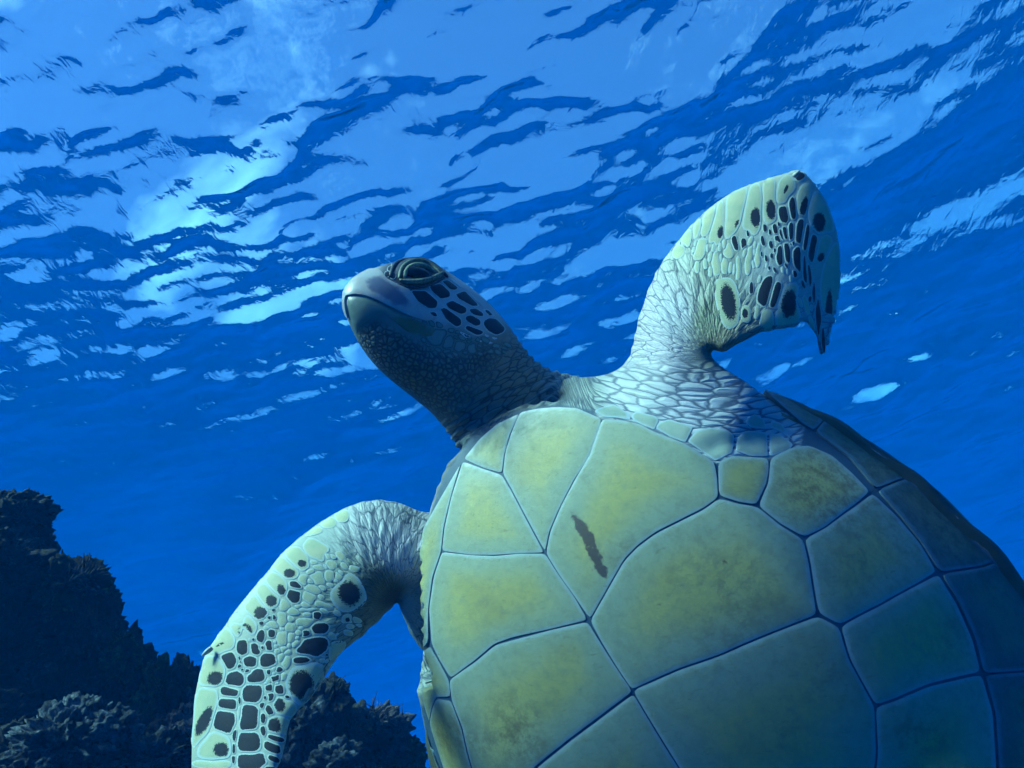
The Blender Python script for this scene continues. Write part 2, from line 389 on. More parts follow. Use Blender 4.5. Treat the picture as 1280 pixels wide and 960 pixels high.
# ------------------------------------------------------------------ turtle materials
def attr(nt, name): return N(nt, 'Attribute', attribute_name=name)
def ramp(nt, src, stops, interp='LINEAR'):
    r = N(nt, 'ValToRGB'); cr_ = r.color_ramp; cr_.interpolation = interp
    while len(cr_.elements) < len(stops): cr_.elements.new(.5)
    for e, (p, c) in zip(cr_.elements, stops):
        e.position = p; e.color = (c, c, c, 1) if not isinstance(c, tuple) else (*c, 1)
    L(nt, src, r.inputs[0]); return r.outputs[0]
def mixc(nt, fac, a, b, mode='MIX'):
    m_ = N(nt, 'MixRGB', blend_type=mode)
    for i, x in ((0, fac), (1, a), (2, b)):
        if isinstance(x, (int, float)): m_.inputs[i].default_value = x
        elif isinstance(x, tuple): m_.inputs[i].default_value = (*x, 1)
        else: L(nt, x, m_.inputs[i])
    return m_.outputs[0]
def math_(nt, op, a, b=None, c=None):
    m_ = N(nt, 'Math', operation=op)
    for i, x in enumerate((a, b, c)):
        if x is None: continue
        if isinstance(x, (int, float)): m_.inputs[i].default_value = x
        else: L(nt, x, m_.inputs[i])
    return m_.outputs[0]
def mrange(nt, x, a, b, c=0., d=1.):
    m_ = N(nt, 'MapRange', interpolation_type='SMOOTHSTEP'); L(nt, x, m_.inputs[0])
    for i, v in enumerate((a, b, c, d)): m_.inputs[i + 1].default_value = v
    return m_.outputs[0]
def noise(nt, scale, detail=4., rough=.55, dist=0., vec=None):
    n_ = N(nt, 'TexNoise', Scale=scale, Detail=detail, Roughness=rough, Distortion=dist)
    if vec is None:
        g = N(nt, 'NewGeometry'); vec = g.outputs['Position']
    L(nt, vec, n_.inputs['Vector']); return n_.outputs[0]
def finish(nt, out, col, rough=.5, bump=None, bstr=.5, bdist=.001, spec=.35, coat=0.):
    pb = N(nt, 'BsdfPrincipled'); pb.inputs['Specular IOR Level'].default_value = spec
    if isinstance(rough, float): pb.inputs['Roughness'].default_value = rough
    else: L(nt, rough, pb.inputs['Roughness'])
    if isinstance(col, tuple): pb.inputs['Base Color'].default_value = (*col, 1)
    else: L(nt, col, pb.inputs['Base Color'])
    pb.inputs['Coat Weight'].default_value = coat
    if bump is not None:
        b = N(nt, 'Bump', Strength=bstr, Distance=bdist); L(nt, bump, b.inputs['Height']); L(nt, b.outputs[0], pb.inputs['Normal'])
    L(nt, pb.outputs[0], out.inputs['Surface'])

# belly plates
def scute_mat(name, cream, teal, rim, brown, stain_gain):
    m, nt, out = nodes(name)
    e = attr(nt, 'edge').outputs['Fac']; rel = attr(nt, 'rel').outputs['Fac']; st = attr(nt, 'stain').outputs['Fac']; mk = attr(nt, 'mark').outputs['Fac']
    big = noise(nt, 14., 3.); fine = noise(nt, 90., 6., .65); grain = noise(nt, 420., 4., .7)
    c = mixc(nt, mrange(nt, math_(nt, 'ADD', rel, math_(nt, 'MULTIPLY', math_(nt, 'SUBTRACT', big, .5), .9)), .1, .85), teal, cream)
    c = mixc(nt, math_(nt, 'MULTIPLY', mrange(nt, fine, .42, .72), .38), c, tuple(.62 * x for x in teal))
    c = mixc(nt, math_(nt, 'MULTIPLY', mrange(nt, grain, .52, .8), .35), c, tuple(.5 * x for x in cream))
    g0 = N(nt, 'NewGeometry'); lin = N(nt, 'TexWave', wave_type='BANDS', bands_direction='DIAGONAL', Scale=46., Distortion=9., Detail=4.); lin.inputs['Detail Scale'].default_value = 2.; L(nt, g0.outputs['Position'], lin.inputs['Vector'])
    c = mixc(nt, math_(nt, 'MULTIPLY', mrange(nt, lin.outputs['Fac'], .55, .95), .14), c, tuple(.55 * x for x in teal))
    c = mixc(nt, math_(nt, 'MULTIPLY', mrange(nt, big, .55, .75), .25), c, brown)
    sf = math_(nt, 'MULTIPLY', st, mrange(nt, math_(nt, 'ADD', math_(nt, 'MULTIPLY', fine, .6), math_(nt, 'MULTIPLY', grain, .4)), .40, .62))
    c = mixc(nt, math_(nt, 'MULTIPLY', sf, stain_gain), c, brown)
    w_ = math_(nt, 'ADD', e, math_(nt, 'MULTIPLY', math_(nt, 'SUBTRACT', fine, .5), .004))
    c = mixc(nt, mrange(nt, w_, .0004, .0040, .42, 0.), c, rim)
    c = mixc(nt, mrange(nt, e, .00002, .00035, .45, 0.), c, (.05, .09, .14))
    mkn = math_(nt, 'ADD', mk, math_(nt, 'MULTIPLY', math_(nt, 'SUBTRACT', noise(nt, 200., 6., .75), .5), 14.))
    c = mixc(nt, mrange(nt, mkn, -1.0, 2.0, 0., .85), c, (.055, .022, .035))
    # scratches
    g = N(nt, 'NewGeometry'); mp = N(nt, 'Mapping'); mp.inputs['Rotation'].default_value = (.3, .7, .5); mp.inputs['Scale'].default_value = (30, 420, 420)
    L(nt, g.outputs['Position'], mp.inputs['Vector'])
    sc = noise(nt, 1., 3., .6, .4, mp.outputs[0])
    c = mixc(nt, math_(nt, 'MULTIPLY', mrange(nt, sc, .63, .70), .45), c, tuple(.45 * x for x in cream))
    hgt = math_(nt, 'ADD', math_(nt, 'MULTIPLY', fine, .6), math_(nt, 'MULTIPLY', grain, .25))
    finish(nt, out, c, mrange(nt, fine, .3, .7, .36, .55), hgt, .35, .0012, .4)
    return m
M_SC = scute_mat('plastron_horn', (.50, .45, .15), (.36, .41, .25), (.44, .55, .60), (.15, .10, .035), .65)
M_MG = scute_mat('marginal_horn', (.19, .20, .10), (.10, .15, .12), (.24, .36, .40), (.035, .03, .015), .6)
m, nt, out = nodes('carapace_horn')
n1 = noise(nt, 22., 6., .6)
finish(nt, out, ramp(nt, n1, [(.3, (.035, .045, .03)), (.6, (.10, .105, .055)), (.8, (.16, .13, .06))]), .5, n1, .5, .003)
M_CP = m
# scales with a dark blotch
def scale_mat(name, pale, dark, rough=.42, rimc=(.56, .68, .64)):
    m, nt, out = nodes(name)
    dk = attr(nt, 'dk').outputs['Fac']; e = attr(nt, 'rel').outputs['Fac']
    n1 = noise(nt, 520., 5., .75); n2 = noise(nt, 60., 3.); n3 = noise(nt, 1100., 3., .7)
    c = mixc(nt, mrange(nt, n2, .35, .65), pale, tuple(x * y for x, y in zip(pale, (.82, .92, .95))))
    c = mixc(nt, mrange(nt, e, .0, .34, .8, 0.), c, rimc)
    d2 = math_(nt, 'ADD', dk, math_(nt, 'MULTIPLY', math_(nt, 'SUBTRACT', math_(nt, 'ADD', math_(nt, 'MULTIPLY', n1, .7), math_(nt, 'MULTIPLY', n3, .3)), .5), 2.4))
    dcol = mixc(nt, mrange(nt, n1, .35, .75), dark, tuple(1.6 * x + .001 for x in dark))
    c = mixc(nt, mrange(nt, d2, -.12, .22, 0., .97), c, dcol)
    finish(nt, out, c, rough, math_(nt, 'ADD', n1, math_(nt, 'MULTIPLY', n3, .3)), .3, .0006, .12)
    return m
M_FS = scale_mat('flipper_scale_horn', (.58, .57, .33), (.005, .008, .020), .6)
M_HS = scale_mat('head_scale_horn', (.40, .48, .44), (.006, .009, .02), .35)

# skin
m, nt, out = nodes('turtle_skin'); M_SK = m
colr = attr(nt, 'col').outputs['Vector']
def cracks(vec, w_lo, w_hi, scale=1., jit=1.):
    v = N(nt, 'TexVoronoi', feature='DISTANCE_TO_EDGE', Scale=scale, Randomness=jit); L(nt, vec, v.inputs['Vector'])
    return mrange(nt, v.outputs['Distance'], w_lo, w_hi), v.outputs['Distance']
hs, cs = [], []
fan = attr(nt, 'fan').outputs['Vector']; nk = attr(nt, 'nkc').outputs['Vector']; bead = attr(nt, 'bead').outputs['Vector']
wf, wn, wb = attr(nt, 'w_fan').outputs['Fac'], attr(nt, 'w_neck').outputs['Fac'], attr(nt, 'w_bead').outputs['Fac']
def warp(vec, amt, scale):
    n_ = N(nt, 'TexNoise', Scale=scale, Detail=2.); L(nt, vec, n_.inputs['Vector'])
    v1 = N(nt, 'VectorMath', operation='SUBTRACT'); L(nt, n_.outputs['Color'], v1.inputs[0]); v1.inputs[1].default_value = (.5, .5, .5)
    v2 = N(nt, 'VectorMath', operation='SCALE'); L(nt, v1.outputs[0], v2.inputs[0]); v2.inputs['Scale'].default_value = amt
    v3 = N(nt, 'VectorMath', operation='ADD'); L(nt, vec, v3.inputs[0]); L(nt, v2.outputs[0], v3.inputs[1]); return v3.outputs[0]
f1, d1 = cracks(warp(fan, .5, 1.2), .0, .07); f2, d2_ = cracks(warp(fan, .4, 2.), .0, .10, 2.3)
k1, e1 = cracks(warp(nk, .5, 1.0), .01, .14); b1, g1 = cracks(warp(bead, .3, .6), .03, .26)
def wmix(w_, x): return math_(nt, 'ADD', math_(nt, 'MULTIPLY', w_, x), math_(nt, 'SUBTRACT', 1., w_))
crk = math_(nt, 'MULTIPLY', math_(nt, 'MULTIPLY', wmix(wf, f1), wmix(math_(nt, 'MULTIPLY', wf, .4), f2)), math_(nt, 'MULTIPLY', wmix(wn, k1), wmix(wb, b1)))
hgt = math_(nt, 'ADD', math_(nt, 'MULTIPLY', wf, math_(nt, 'ADD', mrange(nt, d1, 0., .4), math_(nt, 'MULTIPLY', mrange(nt, d2_, 0., .3), .35))),
            math_(nt, 'ADD', math_(nt, 'MULTIPLY', wn, mrange(nt, e1, 0., .4)), math_(nt, 'MULTIPLY', wb, mrange(nt, g1, 0., .4))))
fine = noise(nt, 700., 4., .7); mid = noise(nt, 60., 4.)
hgt = math_(nt, 'ADD', hgt, math_(nt, 'MULTIPLY', fine, .25))
c = mixc(nt, math_(nt, 'MULTIPLY', mrange(nt, mid, .4, .7), .25), colr, mixc(nt, 1., colr, (.62, .66, .55), 'MULTIPLY'))
crease = mixc(nt, 1., colr, attr(nt, 'crk').outputs['Vector'], 'MULTIPLY')
c = mixc(nt, math_(nt, 'SUBTRACT', 1., crk), c, crease)
finish(nt, out, c, .55, hgt, .8, .0012, .35)

m, nt, out = nodes('eye_ball'); finish(nt, out, (.004, .004, .005), .12, spec=.35); M_EY = m
m, nt, out = nodes('eye_lid'); n1 = noise(nt, 500., 4.); finish(nt, out, ramp(nt, n1, [(.35, (.06, .085, .06)), (.65, (.20, .25, .16))]), .5, n1, .6, .001); M_LD = m
m, nt, out = nodes('inner_lid'); n1 = noise(nt, 600., 4.); finish(nt, out, ramp(nt, n1, [(.35, (.10, .14, .09)), (.65, (.30, .36, .22))]), .5, n1, .5, .0008); M_LI = m
m, nt, out = nodes('brow_skin'); n1 = noise(nt, 700., 3.); finish(nt, out, ramp(nt, n1, [(.45, (.01, .014, .025)), (.7, (.09, .11, .12))]), .5, n1, .6, .001); M_BR = m
m, nt, out = nodes('claw_horn'); finish(nt, out, (.42, .42, .34), .4); M_CL = m
def beak_mat(name, pale, dark, warm):
    m, nt, out = nodes(name)
    dk = attr(nt, 'dk').outputs['Fac']; n1 = noise(nt, 70., 5., .6); n2 = noise(nt, 500., 4., .7)
    c = mixc(nt, mrange(nt, n1, .3, .7), pale, warm)
    c = mixc(nt, mrange(nt, math_(nt, 'ADD', dk, math_(nt, 'MULTIPLY', math_(nt, 'SUBTRACT', n1, .5), 1.9)), -.2, .45, 0., .85), c, dark)
    c = mixc(nt, math_(nt, 'MULTIPLY', mrange(nt, n2, .55, .8), .25), c, tuple(.5 * x for x in pale))
    finish(nt, out, c, .38, n2, .25, .0006, .4); return m
M_UB = beak_mat('upper_beak_horn', (.42, .46, .44), (.055, .085, .16), (.40, .36, .32))
M_LB = beak_mat('lower_beak_horn', (.16, .23, .17), (.11, .13, .035), (.13, .19, .15))

# ------------------------------------------------------------------ skin colour, folds and scale fields on the body mesh
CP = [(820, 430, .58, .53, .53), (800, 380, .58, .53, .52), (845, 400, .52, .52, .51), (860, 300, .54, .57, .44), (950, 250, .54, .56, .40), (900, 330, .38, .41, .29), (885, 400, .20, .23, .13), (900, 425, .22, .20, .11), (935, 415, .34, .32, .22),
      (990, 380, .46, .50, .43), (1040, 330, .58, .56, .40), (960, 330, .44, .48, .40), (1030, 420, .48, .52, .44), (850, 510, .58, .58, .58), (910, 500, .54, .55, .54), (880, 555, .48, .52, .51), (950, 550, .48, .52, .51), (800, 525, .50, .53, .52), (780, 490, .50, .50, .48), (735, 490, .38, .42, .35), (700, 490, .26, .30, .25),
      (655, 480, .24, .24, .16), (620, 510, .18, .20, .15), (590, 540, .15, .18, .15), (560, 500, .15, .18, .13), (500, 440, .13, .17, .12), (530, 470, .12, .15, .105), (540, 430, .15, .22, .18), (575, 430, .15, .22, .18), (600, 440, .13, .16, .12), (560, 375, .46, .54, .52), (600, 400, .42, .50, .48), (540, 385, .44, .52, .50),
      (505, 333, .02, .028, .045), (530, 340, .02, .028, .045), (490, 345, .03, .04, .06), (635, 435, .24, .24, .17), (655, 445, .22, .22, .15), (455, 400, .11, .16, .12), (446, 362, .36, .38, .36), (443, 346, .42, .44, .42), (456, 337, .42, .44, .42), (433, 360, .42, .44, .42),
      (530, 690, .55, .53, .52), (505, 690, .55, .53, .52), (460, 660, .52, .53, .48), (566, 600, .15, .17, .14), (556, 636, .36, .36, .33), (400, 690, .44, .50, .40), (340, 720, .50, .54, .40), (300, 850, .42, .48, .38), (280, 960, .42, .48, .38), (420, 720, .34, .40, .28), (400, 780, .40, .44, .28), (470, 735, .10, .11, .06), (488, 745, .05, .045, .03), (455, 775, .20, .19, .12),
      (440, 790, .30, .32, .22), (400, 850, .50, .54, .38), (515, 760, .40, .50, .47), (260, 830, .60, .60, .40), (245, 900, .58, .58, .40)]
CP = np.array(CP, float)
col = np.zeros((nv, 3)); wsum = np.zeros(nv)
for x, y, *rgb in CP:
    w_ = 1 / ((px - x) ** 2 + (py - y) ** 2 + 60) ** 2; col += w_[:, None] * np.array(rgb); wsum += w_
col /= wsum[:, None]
hv = H(bs, bl)
plate = sstep(.012, .004, np.abs(bh - hv)) * (bs > np.interp(np.abs(bl), SF_L, SF_S) + .001) * (np.abs(bl) < .30)
plate = plate * sstep(0, .006, bs - np.interp(np.abs(bl), SF_L, SF_S) - .004)
plate = plate * sstep(4, -4, sdist(np.stack([px, py], 1), [(735, 495), (800, 500), (950, 480), (1005, 530), (1000, 562), (965, 572), (935, 572), (896, 578), (855, 556), (800, 531), (750, 524)]))
back = sstep(-.005, .01, (rim_h(bs) - bh)) * (np.abs(bl) < .29) * (bs > -.05)
col = col * (1 - plate[:, None]) + plate[:, None] * np.array((.05, .10, .14))
# polar fold fields round the two arm pits, folds across the neck, beads on the throat
def fanc(cx, cy, cut):
    dx, dy = px - cx, py - cy; r = np.hypot(dx, dy); th = (np.arctan2(dy, dx) - cut) % (2 * math.pi); return r, th
rL, tL = fanc(893, 450, math.radians(35)); rR, tR = fanc(494, 752, math.radians(100))
isR = px < 600
armL = (px > 690) & ~isR & (py < 640); r = np.where(isR, rR, rL); th = np.where(isR, tR, tL)
lnr = np.log(np.maximum(r, 8))
fanv = np.stack([th * 9.5 + isR * 31., lnr * 2.3, (pz - .85) * 25], 1)
ghead = sstep(735, 690, px + (py - 480) * .4) * (px > 420) * (py < 585) * sstep(600, 570, py + np.maximum(0, 560 - px) * 0)
neckish = sstep(560, 600, px * .8 + py * .6 - 150) * ghead
# blade: fewer folds, mostly scales
bladeL = sstep(60, 130, px - 800 + (480 - py) * .35 - 60) * sstep(430, 330, py)
bladeR = sstep(430, 380, px + (py - 760) * .25)
w_fan = np.where(isR & (py > 600), 1 - .85 * bladeR, np.where(px > 690, 1 - .8 * bladeL * sstep(40, 120, rL), 0.)) * (1 - plate) * sstep(690, 740, np.where(isR, 999, px))
w_neck = ghead * sstep(0, 1, (px * .80 + py * .60 - 745) / 40.) * (1 - plate)
w_bead = ghead * (1 - w_neck) * sstep(-6, 6, sdist(np.stack([px, py], 1), [(452, 412), (470, 402), (490, 412), (520, 428), (545, 440), (580, 446), (620, 430), (650, 430), (640, 520), (560, 560), (500, 500), (445, 430)]))
shl = sstep(432, 462, py + (px - 880) * .12) * (px > 680) * sstep(690, 735, px) * (1 - plate); w_fan = w_fan * (1 - shl); w_neck = np.maximum(w_neck, shl)
set_attr(bme, 'w_fan', w_fan * (.3 + .7 * sstep(10, 55, r))); set_attr(bme, 'w_neck', w_neck); set_attr(bme, 'w_bead', w_bead)
set_attr(bme, 'fan', fanv)
u_ = px * .84 - py * .55; v_ = px * .55 + py * .84
kb = sstep(685, 745, px); su = (px - 860) / 30.; sv = (py + .0011 * (px - 850) ** 2 - (px - 850) * .10) / 8.5
set_attr(bme, 'nkc', np.stack([u_ / 24. * (1 - kb) + (su + 20) * kb, v_ / 7.0 * (1 - kb) + (sv + 40) * kb, (pz - .9) * 40 * (1 - kb)], 1)); set_attr(bme, 'bead', co / .0052)
crk = np.where((np.abs(px - 640) < 100)[:, None] & (py < 580)[:, None], np.array((.25, .28, .35)), np.array((.20, .25, .33)))
set_attr(bme, 'crk', crk); set_attr(bme, 'col', col)
# real folds
w_fan = w_fan * (.25 + .75 * sstep(10, 55, r)); fold = w_fan * .0005 * np.sin(th * 30 + 3 * np.sin(lnr * 5) + 2 * np.sin(th * 7)) * sstep(12, 40, r) * sstep(190, 90, r)
fold += w_neck * (1 - kb) * .0013 * np.sin(v_ / 11. * 2 * math.pi + 1.6 * np.sin(u_ / 26.) + np.sin(u_ / 9.) * .5)
eye_r = np.hypot((px - 523) / 1.35, (py - 341)); front = (pz < .93)
fold += front * (-.0025 * np.exp(-(eye_r / 11.) ** 2) + .0022 * np.exp(-((eye_r - 17) / 4.5) ** 2) * sstep(352, 338, py))
co2 = co + nrm * fold[:, None]
bme.vertices.foreach_set('co', co2.astype(np.float32).ravel()); bme.update()
bme.materials.clear(); bme.materials.append(M_SK); bme.polygons.foreach_set('material_index', np.zeros(len(bme.polygons), np.int32))
bme.polygons.foreach_set('use_smooth', np.ones(len(bme.polygons), bool))

turtle = bpy.data.objects.new('sea_turtle', None); COL.objects.link(turtle); turtle.empty_display_size = .1
BASE = body_pt(np.array([.3]), np.array([0.]), np.array([-.3]))[0]
turtle.location = BASE
tag(turtle, 'sea turtle swimming upward with cream belly plates, dark spotted flippers and raised head', 'turtle')
def part(o, parent=None):
    o.parent = parent or turtle
    if not parent: o.matrix_parent_inverse = Matrix.Translation(-Vector(BASE))
    return o
body = bpy.data.objects.new('body', bme); COL.objects.link(body); part(body)
body['label'] = 'wrinkled pale skin of head, neck and front flippers'

# ------------------------------------------------------------------ belly and rim plates
MARK = [(712, 636), (719, 639), (731, 652), (740, 664), (746, 672), (743, 680), (751, 690), (757, 704), (762, 722), (752, 723), (743, 710), (735, 692), (728, 676), (718, 658)]
MARK2 = [(806, 762), (816, 755), (832, 753), (834, 759), (824, 765), (812, 768)]; MARK3 = [(901, 700), (908, 697), (914, 716), (912, 722), (905, 718)]
STAINS = [(1015, 600, 45, 1.), (1035, 625, 30, 1.), (640, 900, 34, .8), (655, 935, 26, .8), (600, 930, 20, .5), (880, 700, 60, .3), (930, 740, 40, .35), (560, 920, 22, 1.), (1030, 850, 26, .6), (1150, 920, 34, .9), (985, 915, 26, .6), (1075, 700, 45, .5),
          (945, 560, 16, .5), (770, 690, 18, .7), (735, 600, 14, .3), (1100, 570, 60, .8), (1190, 650, 60, .8), (900, 790, 50, .35), (1180, 800, 50, .4)]
def surf(S_, L_, off_):
    e_ = 1e-3; h0 = H(S_, L_)
    p = body_pt(S_, L_, h0) if S_.ndim == 0 else np.stack([body_pt(np.array([a]), np.array([b]), np.array([c]))[0] for a, b, c in zip(S_, L_, h0)])
    hs_ = (H(S_ + e_, L_) - H(S_ - e_, L_)) / (2 * e_); hl = (H(S_, L_ + e_) - H(S_, L_ - e_)) / (2 * e_)
    nn = nb[None] + hs_[:, None] * ab[None] - hl[:, None] * lb[None]; nn = (nn / np.linalg.norm(nn, axis=1)[:, None]) @ CAM.T
    return p + nn * np.asarray(off_)[:, None]
def scute(name, pts, mat, mirror=False, gap=.00016, step=.008, lift=.0009, dome=.0002, sl=False, rnd=1):
    if sl: q = np.array(pts, float)
    else:
        pp = np.array([p[:2] for p in pts], float); q = px_to_sl(pp[:, 0], pp[:, 1])
        q[:, 1] += np.array([p[2] if len(p) > 2 else 0. for p in pts])
    if mirror: q = q * np.array([1, -1])
    q = smooth_poly(q, .004, rnd); q = inset(q, gap)
    v, fs, d, n = fill(q, step, (.0011, .0045))
    lo = np.concatenate([v, v[:n], v[:n]]); top = (lift + dome * (1 - np.exp(-d / .006)) - .00015 * np.exp(-d / .0008)); off_ = np.concatenate([top, top[:n], np.full(n, -.003)])
    V = surf(lo[:, 0], lo[:, 1], off_)
    if mirror != (area_sign(q) > 0): pass
    b0 = len(v); b1 = b0 + n
    F_ = [tuple(f) for f in fs] + [(b0 + i, b0 + (i + 1) % n, b1 + (i + 1) % n, b1 + i) for i in range(n)]
    o = mesh_obj(name, V, F_, mat); me = o.data
    dd = np.concatenate([d, np.zeros(2 * n)]); X, Y, _ = pix(V); pq = np.stack([X, Y], 1)
    set_attr(me, 'edge', dd); set_attr(me, 'rel', dd / max(dd.max(), 1e-6))
    set_attr(me, 'mark', np.maximum.reduce([sdist(pq, MARK), sdist(pq, MARK2) - 1.5, sdist(pq, MARK3) - 1.5]))
    set_attr(me, 'stain', np.clip(sum(a * np.exp(-((X - x) ** 2 + (Y - y) ** 2) / (r_2 * r_2)) for x, y, r_2, a in STAINS), 0, 1))
    bm = bmesh.new(); bm.from_mesh(me); bmesh.ops.recalc_face_normals(bm, faces=bm.faces[:]); bm.to_mesh(me); bm.free()
    return part(o)
PL = [
 [(580, 574), (600, 549), (622, 530), (650, 517), (638, 543), (631, 568), (628, 592), (604, 585)],
 [(650, 516), (672, 511), (695, 509), (721, 510), (753, 524), (745, 550), (735, 575), (718, 600), (700, 635), (687, 665), (682, 690), (660, 650), (640, 612), (629, 592), (632, 565), (640, 540)],
 [(579, 577), (604, 586), (628, 594), (640, 614), (660, 652), (681, 691), (650, 692), (620, 694), (590, 694), (553, 689), (556, 660), (565, 620)],
 [(753, 524), (776, 525), (800, 530), (816, 539), (857, 555), (893, 578), (897, 600), (898, 622), (880, 635), (850, 650), (820, 665), (797, 682), (780, 700), (760, 735), (738, 774), (720, 748), (700, 720), (683, 692), (688, 665), (702, 632), (720, 598), (737, 570)],
 [(553, 690), (590, 694), (620, 695), (650, 692), (682, 692), (700, 720), (720, 748), (735, 775), (690, 786), (640, 797), (618, 805), (595, 825), (564, 848), (550, 825), (540, 805), (537, 760), (543, 720)],
 [(738, 776), (760, 737), (780, 702), (797, 684), (820, 667), (850, 652), (880, 637), (899, 623), (923, 630), (947, 634), (975, 657), (1004, 675), (1011, 705), (1018, 750), (1021, 768), (985, 782), (940, 800), (900, 818), (850, 835), (815, 850), (790, 862), (770, 832), (752, 802)],
 [(562, 850), (595, 827), (620, 806), (690, 787), (735, 777), (770, 833), (791, 864), (770, 880), (750, 895), (710, 925), (675, 953), (640, 985), (605, 1000), (588, 950), (579, 910), (565, 875)],
 [(791, 863), (850, 837), (900, 820), (940, 802), (985, 784), (1022, 770), (1049, 784), (1060, 822), (1076, 852), (1093, 883), (1095, 940), (1090, 986), (1000, 1020), (905, 1058), (880, 1015), (850, 960), (820, 912)],
 [(677, 955), (712, 927), (752, 897), (792, 867), (820, 914), (850, 962), (880, 1017), (904, 1060), (850, 1070), (780, 1090), (710, 1120), (655, 1070), (610, 1003), (642, 987)],
 [(906, 1061), (1000, 1023), (1090, 989), (1105, 1040), (1125, 1090), (1100, 1140), (1040, 1180), (985, 1190), (945, 1130)],
 [(898, 577), (915, 570), (938, 572), (960, 573), (961, 588), (958, 605), (946, 631), (924, 628), (899, 620)],
 [(963, 573), (990, 560), (1010, 557), (1040, 570), (1065, 592), (1087, 615), (1070, 630), (1030, 660), (1005, 672), (975, 655), (948, 633), (960, 604)],
 [(1006, 674), (1032, 660), (1072, 631), (1090, 617), (1120, 645), (1150, 680), (1170, 715), (1145, 730), (1100, 755), (1050, 781), (1024, 767), (1020, 750), (1013, 705)],
 [(1051, 783), (1100, 757), (1145, 732), (1172, 718), (1195, 755), (1215, 800), (1225, 840), (1205, 844), (1160, 855), (1120, 872), (1094, 881), (1077, 851), (1062, 823)],
 [(1094, 884), (1120, 875), (1160, 858), (1226, 843), (1240, 890), (1245, 960), (1240, 1010), (1180, 1030), (1107, 1036), (1092, 986), (1097, 940)],
 [(577, 579), (565, 618), (555, 660), (552, 690), (541, 722), (536, 760), (536, 803), (536, 803, -.055), (536, 760, -.055), (541, 722, -.052), (552, 690, -.046), (562, 630, -.036)],
 [(538, 807), (549, 826), (562, 850), (564, 871), (546, 871), (546, 871, -.035), (538, 807, -.035)],
 [(546, 873), (565, 876), (578, 911), (587, 950), (603, 1001), (590, 1020, -.04), (565, 940, -.04), (546, 873, -.035)],
]
for p in PL: scute('plastron_scute', p, M_SC)
ts0 = float(px_to_sl(np.array([1000.]), np.array([1190.]))[0, 0])
for sg in (1, -1):                                             # tail end of the belly, below the frame
    scute('plastron_scute', [(ts0 + .005, .003), (ts0 - .01, .06), (ts0 - .04, .10), (ts0 + .03, .115), (ts0 + .08, .075), (ts0 + .09, .003)], M_SC, mirror=sg < 0, sl=True)
AX = [[(746, 511), (768, 505), (787, 518), (789, 526), (772, 523), (755, 522), (742, 515)], [(789, 520), (794, 514), (820, 520), (824, 526), (818, 538), (803, 532), (791, 526)], [(819, 536), (822, 529), (835, 524), (861, 531), (867, 534), (857, 554), (838, 547)],
      [(859, 552), (869, 539), (887, 534), (910, 538), (918, 544), (916, 566), (894, 577), (876, 564)], [(919, 564), (921, 548), (929, 539), (942, 538), (959, 541), (960, 571), (938, 571)], [(961, 542), (974, 542), (992, 556), (985, 565), (962, 571)],
      [(931, 529), (936, 520), (944, 517), (955, 524), (959, 537), (938, 535)], [(961, 535), (964, 525), (977, 529), (985, 542), (990, 550), (974, 540)]]
MG = [[(953, 488), (978, 495), (1004, 505), (1032, 521), (1025, 531), (1016, 540), (1000, 529), (980, 512)], [(1034, 522), (1065, 538), (1095, 556), (1147, 592), (1125, 600), (1094, 612), (1060, 572), (1018, 541)],
      [(1148, 593), (1175, 615), (1205, 645), (1253, 698), (1222, 709), (1174, 716), (1150, 678), (1122, 643), (1096, 614), (1125, 602)], [(1254, 699), (1275, 730), (1292, 757), (1322, 830), (1280, 838), (1228, 842), (1217, 798), (1197, 753), (1176, 718), (1224, 711)],
      [(1323, 831), (1340, 890), (1345, 960), (1300, 990), (1247, 1000), (1247, 960), (1242, 890), (1229, 844), (1282, 840)]]
for p in MG:
    for mir in (False, True): scute('marginal_scute', p, M_MG, mirror=mir, lift=.0018)

